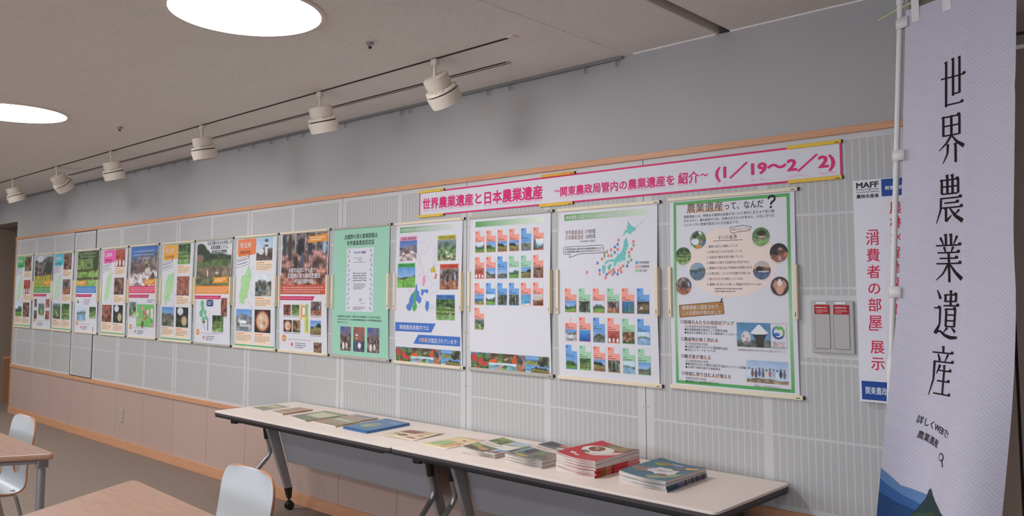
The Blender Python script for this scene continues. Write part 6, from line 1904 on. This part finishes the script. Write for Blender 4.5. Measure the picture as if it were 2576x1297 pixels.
# ---------------------------------------------------------------- shell chairs
def make_chair(label, loc, rz):
    t = thing('shell_chair', label, 'chair', loc, rz, 'white shell chairs')
    prof = bez([(0, -0.455, 0.410), (0, -0.435, 0.430), (0, -0.36, 0.437), (0, -0.22, 0.416), (0, -0.115, 0.401), (0, -0.058, 0.410), (0, -0.030, 0.445), (0, -0.018, 0.52), (0, 0.0, 0.62), (0, 0.012, 0.70), (0, 0.022, 0.775)], 7)
    P = [Vector(q) for q in prof]
    s = [0.0]
    for a, b_ in zip(P[:-1], P[1:]): s.append(s[-1] + (b_ - a).length)
    Lt = s[-1]

    def at(l):
        l = max(0, min(Lt, l))
        for i in range(len(s) - 1):
            if l <= s[i + 1]:
                f_ = (l - s[i]) / max(1e-9, s[i + 1] - s[i])
                return P[i] * (1 - f_) + P[i + 1] * f_
        return P[-1]

    def halfw(l):
        w0 = 0.205 - 0.012 * max(0, min(1, (l / Lt - 0.45) / 0.2)) + 0.006 * max(0, (l / Lt - 0.7) / 0.3)
        r = 0.115
        e = min(l, Lt - l)
        if e < r:
            k = 1 - (1 - e / r) ** 2.6
            return w0 * (0.60 + 0.40 * max(0, k) ** 0.5)
        return w0
    N, Mx = 110, 56
    ls = [Lt * (0.5 - 0.5 * math.cos(PI * i / N)) * 0.35 + Lt * i / N * 0.65 for i in range(N + 1)]
    hl, hr, hh = Lt * 0.655, 0.058, 0.036
    vs_ = []; keep = {}
    hole = set()
    for i, l in enumerate(ls):
        hw = halfw(l)
        for j in range(Mx + 1):
            a = -1 + 2 * j / Mx
            x = a * hw
            ll = l
            d = (x / hr) ** 2 + ((l - hl) / hh) ** 2
            if d < 1:
                hole.add(i * (Mx + 1) + j)
                if d > 1e-6:
                    k = 1 / math.sqrt(d)
                    x, ll = x * k, hl + (l - hl) * k
            q = at(ll)
            # a slight dish across the width
            dish = 0.014 * (a * a) * max(0.0, min(1.0, (l / Lt - 0.5) / 0.2))
            vs_.append((x, q.y - dish, q.z + 0.010 * a * a * max(0, 0.4 - l / Lt)))
    fs = []
    for i in range(N):
        for j in range(Mx):
            q = (i * (Mx + 1) + j, (i + 1) * (Mx + 1) + j, (i + 1) * (Mx + 1) + j + 1, i * (Mx + 1) + j + 1)
            if sum(k in hole for k in q) >= 3: continue
            fs.append(q)
    b2 = MB(); b2.add(vs_, fs)
    o = obj('shell', b2, [M['white_shell'], M['ply']], t, True)
    md = o.modifiers.new('thick', 'SOLIDIFY'); md.thickness = 0.0095; md.offset = 0; md.use_rim = True; md.material_offset_rim = 1
    fr = MB()
    for sx in (-1, 1): fr.tube(bez([(sx * 0.150, -0.40, 0.418), (sx * 0.150, -0.2, 0.394), (sx * 0.150, -0.07, 0.388)], 5), 0.009, 10)
    fr.tube([(-0.15, -0.37, 0.412), (0.15, -0.37, 0.412)], 0.009, 10); fr.tube([(-0.15, -0.10, 0.388), (0.15, -0.10, 0.388)], 0.009, 10)
    obj('seat_frame', fr, M['chrome'], t, True)
    for sx in (-1, 1):
        for y0, y1 in ((-0.37, -0.43), (-0.09, 0.02)):
            l = MB(); l.tube(bez([(sx * 0.150, y0, 0.394), (sx * 0.172, y0 + (y1 - y0) * 0.15, 0.378), (sx * 0.20, y1, 0.012)], 6), 0.0095, 12)
            lg = obj('leg', l, M['chrome'], t, True)
            g = MB(); g.lathe([(0.013, 0), (0.013, 0.018), (0.010, 0.022)], 12, Matrix.Translation((sx * 0.20, y1, 0))); obj('glide', g, M['blk'], lg, True)
    return t


c1 = make_chair('white plywood shell chair with a round hand hole, behind the further wooden table', (-5.145, -1.70, 0), 0.0)
c2 = copy_tree(c1)
c2.location = (-2.99, -1.55, 0)
c2.rotation_euler = (0, 0, 0.0)
c2['label'] = 'white plywood shell chair back rising behind the foreground wooden table'
